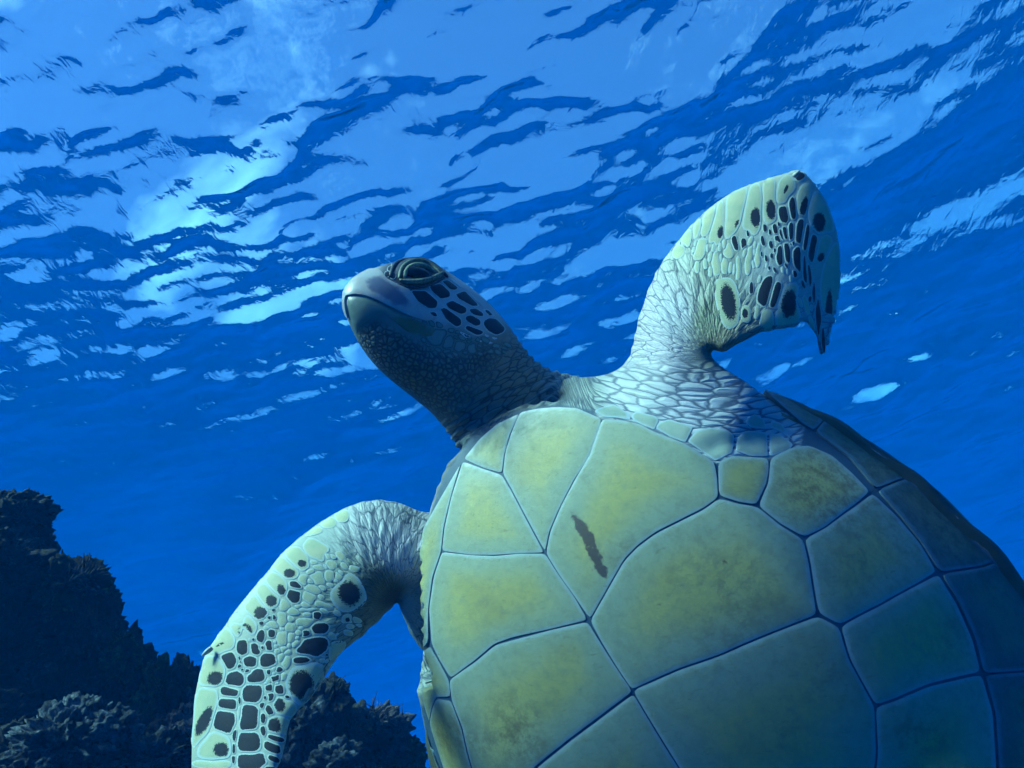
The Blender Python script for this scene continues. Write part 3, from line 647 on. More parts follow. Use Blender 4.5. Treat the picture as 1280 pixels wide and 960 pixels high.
# carapace: domed back with a rounded rim that laps under the edge plates
def carapace():
    ol = np.array(list(zip(RIM_S, RIM_L)) + [(s, -l) for s, l in list(zip(RIM_S, RIM_L))[-2:0:-1]]); ol = smooth_poly(ol, .01, 6)
    ang = np.arctan2(ol[:, 1], ol[:, 0] - .30); o = np.argsort(ang); rad = np.hypot(ol[:, 1], ol[:, 0] - .30)
    nth = 200; th = np.linspace(-math.pi, math.pi, nth, endpoint=False); R = np.interp(th, ang[o], rad[o], period=2 * math.pi)
    R = R * (1 + .006 * np.cos(th * 24))
    rows = []
    for k, (e, mode) in enumerate([(.935, 'v'), (.945, 'v'), (.955, 'v'), (.97, 'v'), (.995, 'v'), (1.012, 'm'), (1.0, 'd'), (.985, 'd')] + [(x, 'd') for x in np.linspace(.96, 0.02, 26)]):
        S_ = .30 + e * R * np.cos(th); L_ = e * R * np.sin(th)
        if mode == 'v': kx = sstep(.94, 1, np.full(nth, e)); h = H(S_, L_) * (1 - kx) + rim_h(S_) * kx + .0006 - .06 * sstep(.11, .05, S_)
        elif mode == 'm': h = rim_h(S_) - .004 - .05 * sstep(.11, .05, S_)
        else:
            h = rim_h(S_) - .009 - .05 * sstep(.11, .05, S_) * sstep(.6, 1, np.full(nth, e)) - .145 * np.sqrt(max(0, 1 - e ** 2.2)) + .004 * np.exp(-(L_ / .012) ** 2) * -1
        rows.append(body_pt(S_, L_, np.asarray(h)) if False else np.stack([body_pt(np.array([a]), np.array([b]), np.array([c]))[0] for a, b, c in zip(S_, L_, np.broadcast_to(h, S_.shape))]))
    V = np.stack(rows); n_ = len(rows); idx = np.arange(n_ * nth).reshape(n_, nth)
    F_ = [(int(idx[i, j]), int(idx[i, (j + 1) % nth]), int(idx[i + 1, (j + 1) % nth]), int(idx[i + 1, j])) for i in range(n_ - 1) for j in range(nth)]
    F_.append(tuple(int(x) for x in idx[-1]))
    o = mesh_obj('carapace', V.reshape(-1, 3), F_, M_CP)
    bm = bmesh.new(); bm.from_mesh(o.data); bmesh.ops.recalc_face_normals(bm, faces=bm.faces[:]); bm.to_mesh(o.data); bm.free()
    return part(o)
carapace()['label'] = 'dark olive domed back shell'

# ------------------------------------------------------------------ scales on flippers and head
def patch(name, poly, mat, dk=None, step=2.6, lift=.0003, dome=.00035, soft=3., parent=None, depth_max=None, skirt=.0015, rel_norm=None, graze=.06):
    poly = np.asarray(poly, float)
    v, fs, d, n = fill(poly, step)
    p, nn = drape(v)
    ok = ~np.isnan(p[:, 0])
    if depth_max is not None: ok &= np.where(ok, pix(np.nan_to_num(p))[2], 9) < depth_max
    vd = P(v[:, 0], v[:, 1], np.ones(len(v))); vd /= np.linalg.norm(vd, axis=1)[:, None]; ok &= -(vd * nn).sum(1) > graze
    fs = [f for f in fs if all(ok[i] for i in f)]
    if len(fs) < 3: return None
    # average the normals so that the plate is smooth
    acc = np.zeros_like(nn); cnt = np.zeros(len(v))
    for f in fs:
        mmm = sum(nn[i] for i in f)
        for i in f: acc[i] += mmm; cnt[i] += 1
    nn = acc / np.maximum(np.linalg.norm(acc, axis=1), 1e-9)[:, None]
    P_ = p + nn * (lift + dome * (1 - np.exp(-d / soft)))[:, None]
    used = sorted({i for f in fs for i in f}); mp_ = {k: i for i, k in enumerate(used)}
    V = [tuple(P_[k]) for k in used]; F_ = [tuple(mp_[i] for i in f) for f in fs]
    ecount = {}
    for f in F_:
        for a, b in zip(f, f[1:] + f[:1]): ecount.setdefault((min(a, b), max(a, b)), []).append((a, b))
    ring = [x[0] for x in ecount.values() if len(x) == 1]; low = {}
    for a, b in ring:
        for k in (a, b):
            if k not in low: low[k] = len(V); V.append(V[k]); V.append(tuple(p[used[k]] - nn[used[k]] * skirt))
        F_.append((low[b], low[a], low[a] + 1, low[b] + 1))
    o = mesh_obj(name, V, F_, mat)
    sel = used + [used[k] for k in low for _ in (0, 1)]; me = o.data
    dd = d[sel]; set_attr(me, 'rel', dd / (rel_norm or max(d.max(), 1e-6)))
    set_attr(me, 'dk', np.full(len(sel), -2.) if dk is None else dk(v[sel], d[sel]))
    bm = bmesh.new(); bm.from_mesh(me); bmesh.ops.recalc_face_normals(bm, faces=bm.faces[:]); bm.to_mesh(me); bm.free()
    return part(o, parent)
class Scales:
    def __init__(self): self.s = []
    def add(self, ox, oy, sc, rows):
        for r_2 in rows:
            X, Y, a, b, rot, kind, *dk = r_2
            g = 1.22 if kind == 'd' else 1.02
            self.s.append((ox + X / sc, oy + Y / sc, max(a / sc * g, 1.5), max(b / sc * g, 1.5), math.radians(rot), kind,
                           (ox + dk[0] / sc, oy + dk[1] / sc, dk[2] / sc, dk[3] / sc, math.radians(dk[4]) if len(dk) > 4 else 0.) if dk else None))
    def q(self, i, pts):
        x, y, a, b, t, *_ = self.s[i]; dx, dy = pts[:, 0] - x, pts[:, 1] - y
        u = (dx * math.cos(t) + dy * math.sin(t)) / a; v = (-dx * math.sin(t) + dy * math.cos(t)) / b
        return (np.abs(u) ** 2.6 + np.abs(v) ** 2.6) ** (1 / 2.6)
    def scatter(self, region, n, rmin, rmax, rg, asp=1.0, rot=0., pdark=0.):
        region = np.asarray(region, float); lo, hi = region.min(0), region.max(0)
        for _ in range(n * 30):
            p = lo + rg.random(2) * (hi - lo)
            if not inside(p[None], region)[0]: continue
            rr = rmin + (rmax - rmin) * rg.random(); a, b = rr * math.sqrt(asp), rr / math.sqrt(asp)
            if all(self.q(i, p[None])[0] > 1.1 and math.hypot(p[0] - s_[0], p[1] - s_[1]) > .5 * rr + .45 * min(s_[2], s_[3]) for i, s_ in enumerate(self.s) if abs(s_[0] - p[0]) < 60 and abs(s_[1] - p[1]) < 60):
                self.s.append((p[0], p[1], a, b, math.radians(rot + rg.normal(0, 12)), 'd' if rg.random() < pdark else 'p', None)); n -= 1
                if n <= 0: break
    def build(self, name, mat, rg, outline=None, **kw):
        made = []
        if outline is not None:
            lo_ = np.floor(outline.min(0)); hi_ = np.ceil(outline.max(0)); gx_, gy_ = np.meshgrid(np.arange(lo_[0], hi_[0]) + .5, np.arange(lo_[1], hi_[1]) + .5)
            sdf = sdist(np.stack([gx_.ravel(), gy_.ravel()], 1), outline).reshape(gx_.shape)
        for i, (x, y, a, b, t, kind, dk) in enumerate(self.s):
            nd = 26; th = np.linspace(0, 2 * math.pi, nd, endpoint=False); rr = np.linspace(.25, 1.3 if kind != 'd' else 1.12, 48) * (1 if kind != 'b' else 1.0)
            wob = 1 + .05 * np.sin(th * 2 + rg.random() * 6) + .04 * np.sin(th * 3 + rg.random() * 6)
            best = np.full(nd, .25); ux = np.cos(th); uy = np.sin(th); lim = np.ones(nd, bool)
            near = [j for j, s_ in enumerate(self.s) if j != i and math.hypot(s_[0] - x, s_[1] - y) < max(a, b) * 1.3 + max(s_[2], s_[3]) * 1.3]
            # superellipse radius in each direction
            for r_2 in rr:
                ex = np.abs(ux) ** 2.6 + np.abs(uy) ** 2.6; base = r_2 / ex ** (1 / 2.6) * wob
                pts = np.stack([x + base * (ux * a * math.cos(t) - uy * b * math.sin(t)), y + base * (ux * a * math.sin(t) + uy * b * math.cos(t))], 1)
                ok = lim.copy()
                for j in near:
                    m_ = 1.1 / min(a, b, self.s[j][2], self.s[j][3])
                    ok &= self.q(j, pts) > r_2 + min(.25, m_)
                if outline is not None: ok &= sdf[np.clip((pts[:, 1] - lo_[1]).astype(int), 0, sdf.shape[0] - 1), np.clip((pts[:, 0] - lo_[0]).astype(int), 0, sdf.shape[1] - 1)] > 2.0
                lim = ok; best = np.where(ok, r_2, best)
            best = .25 * np.roll(best, 1) + .5 * best + .25 * np.roll(best, -1)
            ex = np.abs(ux) ** 2.6 + np.abs(uy) ** 2.6; base = best / ex ** (1 / 2.6) * wob
            poly = np.stack([x + base * (ux * a * math.cos(t) - uy * b * math.sin(t)), y + base * (ux * a * math.sin(t) + uy * b * math.cos(t))], 1)
            f = None
            if kind == 'd': f = lambda v, d: (d - min(1.5, .22 * min(a, b))) / max(.5, .10 * min(a, b))
            elif kind == 'b' and dk is not None:
                def f(v, d, dk=dk):
                    dx, dy = v[:, 0] - dk[0], v[:, 1] - dk[1]; c_, s2 = math.cos(dk[4]), math.sin(dk[4])
                    return np.minimum((1 - np.hypot((dx * c_ + dy * s2) / dk[2], (-dx * s2 + dy * c_) / dk[3])) * 1.6, (d - .6) / 1.2)
            o = patch(name, poly, mat, f, step=max(1.6, min(a, b) / 3.2), soft=max(1.2, min(a, b) * .3), rel_norm=max(6., .8 * min(a, b)), **kw)
            if o: made.append(o)
        return made
SR = Scales()
SR.add(290, 640, 6., [(870, 610, 95, 108, -30, 'b', 878, 612, 84, 98, -30), (865, 810, 34, 34, 0, 'b', 865, 810, 18, 18), (465, 630, 45, 45, 20, 'd'), (475, 550, 40, 26, 15, 'd'), (500, 345, 98, 62, 35, 'b', 525, 388, 34, 28),
    (385, 415, 102, 62, 38, 'b', 432, 462, 45, 34), (335, 535, 62, 88, -32, 'b', 372, 590, 30, 48, -20), (262, 632, 66, 92, -40, 'b', 297, 668, 42, 44), (172, 710, 70, 98, -40, 'b', 222, 768, 54, 64, -20), (88, 855, 82, 92, -20, 'b', 98, 898, 62, 62),
    (455, 222, 66, 30, -12, 'p'), (330, 305, 66, 34, -52, 'p'), (200, 470, 92, 46, -54, 'p'), (105, 620, 80, 42, -55, 'p'), (20, 740, 70, 36, -55, 'p'), (605, 140, 58, 30, -12, 'p'), (715, 78, 48, 36, -10, 'p'), (822, 25, 42, 42, 0, 'p'), (625, 295, 82, 66, 35, 'p'),
    (640, 500, 46, 52, -20, 'p'), (730, 482, 38, 34, 20, 'p'), (538, 510, 36, 38, 0, 'p'), (605, 575, 48, 34, 20, 'p'), (395, 700, 34, 38, 0, 'p'), (455, 747, 40, 24, 0, 'p'), (375, 805, 44, 42, 0, 'p'), (440, 860, 36, 38, 0, 'p'), (575, 640, 50, 34, 25, 'p'), (740, 395, 38, 26, 30, 'p'), (648, 415, 44, 22, 12, 'p'),
    (545, 830, 60, 30, -5, 'p'), (300, 842, 44, 26, 10, 'p'), (630, 775, 34, 24, 10, 'd'), (560, 735, 55, 18, 5, 'p'), (680, 700, 60, 20, 20, 'p'), (785, 920, 36, 32, 0, 'p')])
SR.add(230, 760, 4.8, [(345, 112, 62, 72, -25, 'b', 370, 138, 46, 42, 30), (235, 205, 80, 62, -40, 'b', 218, 220, 36, 9, -25), (352, 236, 33, 48, -10, 'd'), (432, 250, 30, 38, -15, 'd'), (460, 175, 24, 34, 0, 'd'), (527, 152, 20, 22, 0, 'd'), (507, 228, 25, 28, 0, 'd'), (270, 315, 36, 54, -28, 'd'), (398, 320, 42, 36, 0, 'd'), (500, 315, 47, 40, 0, 'd'),
    (310, 425, 48, 46, 0, 'd'), (435, 410, 52, 40, -18, 'd'), (172, 385, 74, 84, 15, 'b', 195, 425, 54, 46, 0), (275, 505, 48, 30, 5, 'd'), (262, 575, 50, 36, 3, 'd'), (410, 515, 54, 54, 0, 'd'), (240, 680, 62, 60, 10, 'd'), (392, 660, 50, 76, 3, 'd'), (115, 650, 68, 168, 14, 'b', 122, 680, 36, 100, 28),
    (395, 805, 64, 62, 8, 'd'), (185, 835, 95, 88, -30, 'b', 225, 852, 46, 48, 0), (410, 925, 88, 55, -10, 'd'), (180, 950, 112, 42, 0, 'p'), (770, 240, 78, 54, -18, 'd'), (715, 312, 52, 28, -12, 'd'), (745, 452, 118, 125, 30, 'b', 703, 462, 72, 92, 12), (815, 125, 42, 32, -5, 'd'), (730, 155, 26, 18, -10, 'd'),
    (910, 268, 44, 68, 15, 'p'), (600, 592, 66, 52, 25, 'b', 575, 583, 34, 44, -15), (562, 706, 66, 54, 10, 'b', 540, 703, 46, 50, -15), (545, 785, 46, 22, 18, 'd'), (530, 837, 50, 36, 28, 'd'), (532, 902, 38, 22, 22, 'd'), (515, 615, 22, 28, -20, 'd'), (475, 665, 18, 30, 0, 'd'), (476, 740, 18, 34, -5, 'd'), (520, 535, 22, 22, 0, 'd'),
    (467, 583, 15, 18, 0, 'd'), (510, 478, 22, 20, 0, 'd'), (575, 490, 27, 27, 0, 'd'), (305, 765, 13, 38, 5, 'd'), (300, 845, 12, 35, 0, 'd'), (300, 910, 14, 30, 0, 'd'), (335, 350, 17, 16, 0, 'd'), (380, 378, 20, 15, 0, 'd'), (335, 300, 9, 13, 0, 'd'), (510, 385, 18, 20, 0, 'd'), (548, 420, 28, 20, -15, 'd'), (572, 370, 24, 18, -15, 'd'), (335, 555, 9, 26, 0, 'd'),
    (590, 185, 34, 36, 0, 'p'), (640, 180, 24, 30, 10, 'p'), (612, 330, 25, 36, 20, 'p'), (672, 215, 32, 20, -20, 'p'), (580, 298, 20, 24, 0, 'p'), (598, 410, 18, 26, 20, 'p'), (905, 165, 38, 28, 0, 'p'), (330, 630, 10, 50, 5, 'p'), (120, 1010, 60, 60, 0, 'b', 140, 1030, 40, 40), (270, 1020, 60, 55, 5, 'd'), (400, 1030, 70, 60, 5, 'd'), (240, 1150, 50, 60, 0, 'd'), (370, 1160, 55, 60, 5, 'd'), (510, 970, 35, 25, 20, 'd'), (490, 1040, 30, 35, 10, 'd')])
srg = np.random.default_rng(5)
SR.scatter([(300, 800), (340, 760), (400, 790), (415, 830), (370, 880), (355, 945), (330, 960), (270, 958), (262, 900), (290, 840)], 34, 2.2, 4.0, srg, 1.2, 0, .25)
SR.scatter([(390, 700), (420, 690), (450, 710), (430, 760), (450, 780), (430, 805), (370, 800), (350, 770), (380, 740)], 26, 2.6, 5., srg, 1.7, 25, 0.)
FSR = SR.build('flipper_scale', M_FS, srg, smooth_poly(ARM_R, 6, 1))
SLf = Scales()
SLf.add(880, 200, 6.4, [(395, 395, 70, 165, 8, 'b', 415, 462, 46, 78, 0), (243, 385, 72, 190, 18, 'b', 282, 525, 38, 46, 0), (520, 320, 56, 158, 2, 'b', 535, 402, 40, 82, -5), (115, 520, 52, 150, 12, 'b', 145, 588, 40, 58, 0), (640, 255, 62, 100, 22, 'b', 655, 235, 13, 48, 25),
    (20, 500, 50, 130, 25, 'p'), (-60, 560, 45, 110, 28, 'p'), (-120, 620, 40, 100, 30, 'p'), (-190, 720, 36, 60, 35, 'p'), (-30, 700, 40, 85, 12, 'p'), (762, 112, 36, 44, -20, 'd'), (800, 335, 46, 116, 10, 'b', 800, 372, 30, 82, 14), (918, 455, 84, 158, -14, 'b', 918, 500, 52, 80, 0), (955, 690, 48, 100, 22, 'b', 922, 820, 32, 80, 18),
    (640, 435, 35, 65, -8, 'd'), (705, 385, 27, 84, -9, 'd'), (695, 570, 24, 65, 0, 'd'), (765, 575, 34, 88, 5, 'd'), (818, 612, 24, 92, 8, 'd'), (870, 690, 30, 98, 10, 'd'), (750, 790, 32, 88, -8, 'd'), (803, 870, 18, 90, -6, 'd'), (650, 590, 18, 50, -10, 'd'), (616, 600, 12, 38, -15, 'd'), (570, 555, 18, 34, -15, 'd'), (590, 635, 20, 28, -20, 'd'), (597, 515, 10, 15, 0, 'd'),
    (605, 765, 26, 62, -5, 'd'), (665, 740, 23, 74, -3, 'd'), (487, 545, 13, 28, -5, 'd'), (527, 578, 10, 18, 0, 'd'), (535, 680, 14, 25, -15, 'd'), (470, 650, 14, 32, -15, 'd'), (540, 768, 10, 18, 0, 'd'), (350, 585, 12, 24, -10, 'd'), (247, 665, 21, 48, -12, 'd'), (318, 675, 18, 40, -5, 'd'), (712, 675, 12, 26, 0, 'd'), (728, 910, 16, 26, -10, 'd'), (195, 730, 32, 50, 0, 'p'), (95, 830, 32, 80, -5, 'p'), (160, 850, 26, 60, -3, 'p'), (270, 870, 20, 70, 3, 'p'), (360, 800, 24, 90, 5, 'p'), (430, 760, 22, 80, 3, 'p')])
SLf.add(880, 330, 6.4, [(1022, 120, 64, 230, 8, 'b', 992, 400, 30, 200, 3), (490, 230, 44, 104, 12, 'd'), (568, 260, 36, 98, 16, 'd'), (672, 355, 92, 165, 6, 'b', 680, 322, 66, 118, 8), (190, 305, 70, 165, -10, 'b', 195, 308, 60, 152, -10), (332, 402, 34, 54, 5, 'b', 328, 398, 24, 40), (378, 195, 15, 36, 0, 'd'), (505, 430, 52, 78, 0, 'p'),
    (790, 160, 11, 34, -22, 'd'), (845, 105, 15, 90, -10, 'd'), (876, 235, 15, 88, -6, 'd'), (912, 420, 20, 130, -6, 'd'), (948, 590, 14, 90, -6, 'd'), (760, 300, 22, 60, -20, 'p'), (815, 330, 20, 80, -18, 'p'), (860, 480, 14, 70, -14, 'p'), (430, 380, 24, 50, 0, 'p')])
SLf.scatter([(940, 300), (990, 300), (1010, 350), (1020, 400), (1005, 395), (985, 350), (950, 340)], 16, 2., 3.2, srg, .5, -5, .4)
SLf.scatter([(870, 300), (940, 300), (950, 350), (900, 340), (860, 340)], 18, 2.6, 4.2, srg, .42, 0, 0.)
FSL = SLf.build('flipper_scale', M_FS, srg, smooth_poly(ARM_L, 6, 1))

M_AX = scale_mat('axillary_horn', (.42, .46, .34), (.1, .1, .08), .45, (.48, .58, .60))
for p in AX: patch('axillary_scale', inset(smooth_poly(p, 3., 1), .5), M_AX, None, step=4., lift=.0004, dome=.0006, soft=2.5, rel_norm=9.)
# head plates
def hp(poly, dark=True, name='head_scale', edge=.9):
    q = smooth_poly(poly, 2.2, 2)
    return patch(name, q, M_HS, (lambda v, d: (d - edge) / .7) if dark else None, step=2.2, lift=.0004, dome=.0006, soft=1.5, rel_norm=5., depth_max=1.0)
HP = [[(512, 363), (532, 363), (548, 377), (546, 386), (536, 387), (522, 378)], [(535, 357), (551, 354), (563, 365), (563, 372), (551, 375), (539, 365)], [(551, 352), (559, 349), (574, 360), (569, 364), (562, 363)], [(568, 368), (581, 363), (600, 383), (590, 384), (572, 374)],
      [(555, 380), (565, 375), (584, 385), (583, 392), (576, 394), (561, 387)], [(549, 386), (556, 384), (577, 399), (577, 407), (570, 410), (557, 400)], [(585, 386), (595, 385), (605, 392), (604, 397), (592, 395), (586, 390)], [(580, 396), (588, 393), (601, 400), (601, 407), (594, 409), (582, 402)],
      [(580, 410), (583, 406), (605, 414), (603, 419), (595, 420), (582, 413)], [(603, 402), (610, 397), (620, 398), (632, 410), (630, 416), (620, 420), (610, 415), (604, 408)], [(602, 386), (610, 387), (619, 396), (611, 396)], [(536, 389), (545, 390), (548, 397), (539, 396)], [(572, 413), (590, 421), (582, 423)],
      [(605, 417), (612, 420), (608, 422)], [(607, 425), (617, 429), (610, 430)], [(614, 421), (623, 423), (617, 425)], [(594, 423), (604, 427), (597, 428)], [(560, 348), (567, 350), (581, 361), (576, 360)], [(584, 365), (592, 371), (603, 384), (599, 380)]]
for p in HP: hp(p)
CK = [[(527, 414), (543, 410), (552, 420), (552, 431), (540, 433), (529, 424)], [(555, 422), (565, 420), (568, 430), (562, 436), (553, 433)], [(569, 427), (580, 426), (584, 434), (575, 440), (567, 437)], [(552, 407), (566, 413), (576, 420), (566, 418), (554, 413)], [(585, 430), (596, 431), (594, 440), (584, 440)], [(556, 438), (568, 440), (564, 446), (552, 442)]]
M_CK = scale_mat('cheek_scale_horn', (.20, .30, .25), (.05, .08, .06), .45, (.05, .08, .07))
CS = Scales(); CS.s = [(546, 421, 12, 11, 0., 'p', None), (560, 428, 8, 8, 0., 'p', None), (575, 433, 8, 7, 0., 'p', None), (590, 435, 7, 6, 0., 'p', None)]
CS.scatter([(528, 404), (552, 406), (590, 424), (635, 428), (632, 440), (600, 446), (560, 446), (530, 432)], 30, 2.6, 4.6, srg, 1.6, 22, 0.)
CS.build('cheek_scale', M_CK, srg, depth_max=1.0)
for x, y, a, b, t in [(488, 336, 5, 3.6, -30), (493, 330, 5, 3.2, -35), (499, 326.5, 4.6, 3, -30), (505.5, 324.5, 4.2, 2.6, -15), (512, 323.5, 4, 2.2, -5), (484, 343, 5, 4, -60), (491, 345, 4.5, 5, -20)]:
    th = np.linspace(0, 2 * math.pi, 14, endpoint=False); c_, s2 = math.cos(math.radians(t)), math.sin(math.radians(t))
    hp(np.stack([x + a * np.cos(th) * c_ - b * np.sin(th) * s2, y + a * np.cos(th) * s2 + b * np.sin(th) * c_], 1), True, 'brow_scale', .5)
def ellipse_dk(x, y, a, b, rot, soft=1.):
    c_, s2 = math.cos(math.radians(rot)), math.sin(math.radians(rot))
    return lambda v, d: (1 - np.hypot(((v[:, 0] - x) * c_ + (v[:, 1] - y) * s2) / a, (-(v[:, 0] - x) * s2 + (v[:, 1] - y) * c_) / b)) * soft
UB = [(430.5, 366), (434.5, 358.5), (441.5, 351), (451, 343.5), (461.5, 338.2), (472, 337.5), (477, 341), (484, 350), (495, 356), (511, 363), (517, 372), (525, 384), (536, 392), (545, 399), (533, 402), (520, 398), (505, 392.5), (490, 385), (472, 376), (458, 370.5), (445, 368.5), (434, 370), (432.5, 376), (434, 388), (437, 398), (433, 393), (430, 383)]
ub = patch('upper_beak', smooth_poly(UB, 2.4, 1), M_UB, ellipse_dk(486, 367, 30, 11, 30, 1.3), step=2.6, lift=.0022, dome=.0008, soft=2., depth_max=.99, skirt=.003, graze=.02); ub['label'] = 'pale grey horny upper beak with blue grey patch'
LB = [(435, 371.5), (446, 370.5), (458, 372.5), (472, 378), (490, 387), (505, 394.5), (520, 400), (534, 405), (545, 412), (540, 421), (525, 421), (508, 414), (494, 403), (480, 391), (470, 395), (458, 401), (449, 408), (445, 417), (440, 405), (436, 390)]
lbk = patch('lower_beak', smooth_poly(LB, 2.4, 1), M_LB, ellipse_dk(517, 409, 26, 9, 22, 1.2), step=2.6, lift=.0004, dome=.0008, soft=2., depth_max=.99); lbk['label'] = 'dull green lower jaw sheath'
# eye
def tube(name, pts, rad, mat, parent=None, lift=.001, seg=8, sub=4):
    q = np.asarray(pts, float); t = np.linspace(0, len(q) - 1, (len(q) - 1) * sub + 1)
    q = np.stack([np.interp(t, np.arange(len(q)), q[:, k]) for k in range(2)], 1)
    for _ in range(3): q[1:-1] = .5 * q[1:-1] + .25 * (q[:-2] + q[2:])
    p, nn = drape(q); ok = ~np.isnan(p[:, 0]); p, nn = p[ok], nn[ok]
    for _ in range(6): p[1:-1] = .5 * p[1:-1] + .25 * (p[:-2] + p[2:]); nn[1:-1] = .5 * nn[1:-1] + .25 * (nn[:-2] + nn[2:])
    p = p + nn * lift; V = []; k = len(p)
    tan = np.gradient(p, axis=0); tan /= np.linalg.norm(tan, axis=1)[:, None]
    for i in range(k):
        a = np.cross(tan[i], nn[i]); a /= np.linalg.norm(a); b = np.cross(a, tan[i]); r_2 = rad * (.3 + .7 * math.sin(math.pi * (i + .5) / k) ** .5)
        V += [tuple(p[i] + r_2 * (math.cos(x) * a + math.sin(x) * b)) for x in np.linspace(0, 2 * math.pi, seg, endpoint=False)]
    F_ = [(i * seg + j, i * seg + (j + 1) % seg, (i + 1) * seg + (j + 1) % seg, (i + 1) * seg + j) for i in range(k - 1) for j in range(seg)] + [tuple(range(seg))[::-1], tuple(range((k - 1) * seg, k * seg))]
    o = mesh_obj(name, V, F_, mat); return part(o, parent)
ep, en = drape(np.array([(523., 341.)])); ep = ep[0]; en = en[0]
ax = (P(533., 340., .9) - P(513., 342., .9)); ax -= en * (ax @ en); ax /= np.linalg.norm(ax); ay = np.cross(en, ax)
V = []; ns, nr = 24, 16
for i in range(nr + 1):
    a = math.pi * i / nr
    for j in range(ns):
        b = 2 * math.pi * j / ns
        V.append(tuple(ep - en * .0035 + en * .0085 * math.cos(a) + .0150 * math.sin(a) * math.cos(b) * ax + .0086 * math.sin(a) * math.sin(b) * ay))
F_ = [(i * ns + j, i * ns + (j + 1) % ns, (i + 1) * ns + (j + 1) % ns, (i + 1) * ns + j) for i in range(nr) for j in range(ns)]
eye = part(mesh_obj('eye', V, F_, M_EY)); eye['label'] = 'glossy black eye under heavy lids'
tube('eyelid', [(499, 350), (500, 342), (504, 334), (512, 329), (521, 327), (531, 328.5), (540, 333), (547, 340), (551, 345)], .0027, M_LD, eye, lift=.0016)
tube('eyelid', [(505, 349), (506, 341), (511, 335), (519, 332), (528, 332), (537, 335.5), (543, 341)], .0028, M_LI, eye, lift=.0010)
tube('eyelid', [(505, 350.5), (515, 352), (527, 351.5), (538, 349), (545, 345)], .0022, M_LI, eye, lift=.0008)
tube('eyelid', [(499, 351), (508, 354), (520, 354.5), (532, 352.5), (543, 348.5), (551, 344), (554, 341)], .0030, M_LD, eye, lift=.0014)
tube('eyelid', [(495, 355), (508, 359), (522, 360), (536, 357), (547, 352), (556, 347)], .0018, M_BR, eye, lift=.0006)
tube('brow', [(488, 347), (490, 337), (496, 329), (504, 324.5), (514, 323.5), (526, 325), (540, 330), (552, 340), (559, 347)], .0030, M_BR, lift=.0008)
# claws at the front edge of the flippers
def claw(base, tip, z, r_2):
    a = P(base[0], base[1], z); b = P(tip[0], tip[1], z - .004); d = b - a; u = np.cross(d, f_); u /= np.linalg.norm(u); v = np.cross(d, u); v /= np.linalg.norm(v); V = []
    for k, (t, s2) in enumerate([(-.3, .8), (0, 1), (.35, .92), (.7, .62), (.92, .3), (1., .06)]):
        V += [tuple(a + d * t + r_2 * s2 * (math.cos(x) * u + math.sin(x) * v)) for x in np.linspace(0, 2 * math.pi, 10, endpoint=False)]
    F_ = [(i * 10 + j, i * 10 + (j + 1) % 10, (i + 1) * 10 + (j + 1) % 10, (i + 1) * 10 + j) for i in range(5) for j in range(10)] + [tuple(range(10)), tuple(range(50, 60))[::-1]]
    return part(mesh_obj('claw', V, F_, M_CL))
claw((262, 812), (252, 820), .800, .0024); claw((994, 219), (1000, 213), .895, .0024)

# ================================================================== REEF
def vnoise(p, seed):
    rg = np.random.default_rng(seed); tab = rg.random(4096) * 2 - 1
    i = np.floor(p).astype(np.int64); f = p - i; f = f * f * f * (f * (f * 6 - 15) + 10)
    def h(x, y, z): return tab[(x * 73856093 ^ y * 19349663 ^ z * 83492791) & 4095]
    x, y, z = i.T; fx, fy, fz = f.T
    def lerp(a, b, t): return a + (b - a) * t
    return lerp(lerp(lerp(h(x, y, z), h(x + 1, y, z), fx), lerp(h(x, y + 1, z), h(x + 1, y + 1, z), fx), fy),
                lerp(lerp(h(x, y, z + 1), h(x + 1, y, z + 1), fx), lerp(h(x, y + 1, z + 1), h(x + 1, y + 1, z + 1), fx), fy), fz)
def fbm(p, seed, octv=5, gain=.5, ridged=False):
    a, o = 1., 0.
    for k in range(octv):
        n_ = vnoise(p * 2 ** k + k * 17.3, seed + k); o = o + a * ((1 - 2 * np.abs(n_)) if ridged else n_); a *= gain
    return o
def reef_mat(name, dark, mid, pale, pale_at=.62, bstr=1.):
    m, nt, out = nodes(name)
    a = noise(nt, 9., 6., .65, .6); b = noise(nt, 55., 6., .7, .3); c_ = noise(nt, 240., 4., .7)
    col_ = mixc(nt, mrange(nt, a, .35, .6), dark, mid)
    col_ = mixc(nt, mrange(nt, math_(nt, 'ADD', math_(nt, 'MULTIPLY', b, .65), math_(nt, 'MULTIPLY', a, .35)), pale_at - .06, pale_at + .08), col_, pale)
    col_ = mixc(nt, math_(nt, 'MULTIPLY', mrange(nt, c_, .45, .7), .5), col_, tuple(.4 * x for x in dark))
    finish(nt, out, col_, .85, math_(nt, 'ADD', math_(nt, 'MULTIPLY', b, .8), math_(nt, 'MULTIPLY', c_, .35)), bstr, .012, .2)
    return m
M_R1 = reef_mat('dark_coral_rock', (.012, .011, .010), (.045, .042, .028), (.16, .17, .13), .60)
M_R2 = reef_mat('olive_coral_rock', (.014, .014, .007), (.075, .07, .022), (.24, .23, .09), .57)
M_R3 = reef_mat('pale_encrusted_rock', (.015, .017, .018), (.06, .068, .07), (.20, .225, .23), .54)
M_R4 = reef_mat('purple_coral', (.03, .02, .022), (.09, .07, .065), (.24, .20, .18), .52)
def ico(sub):
    bm = bmesh.new(); bmesh.ops.create_icosphere(bm, subdivisions=sub, radius=1.)
    v = np.array([tuple(x.co) for x in bm.verts]); f = [tuple(y.index for y in x.verts) for x in bm.faces]; bm.free(); return v, f
ICO = {k: ico(k) for k in (3, 4, 5, 6)}
RD = .78
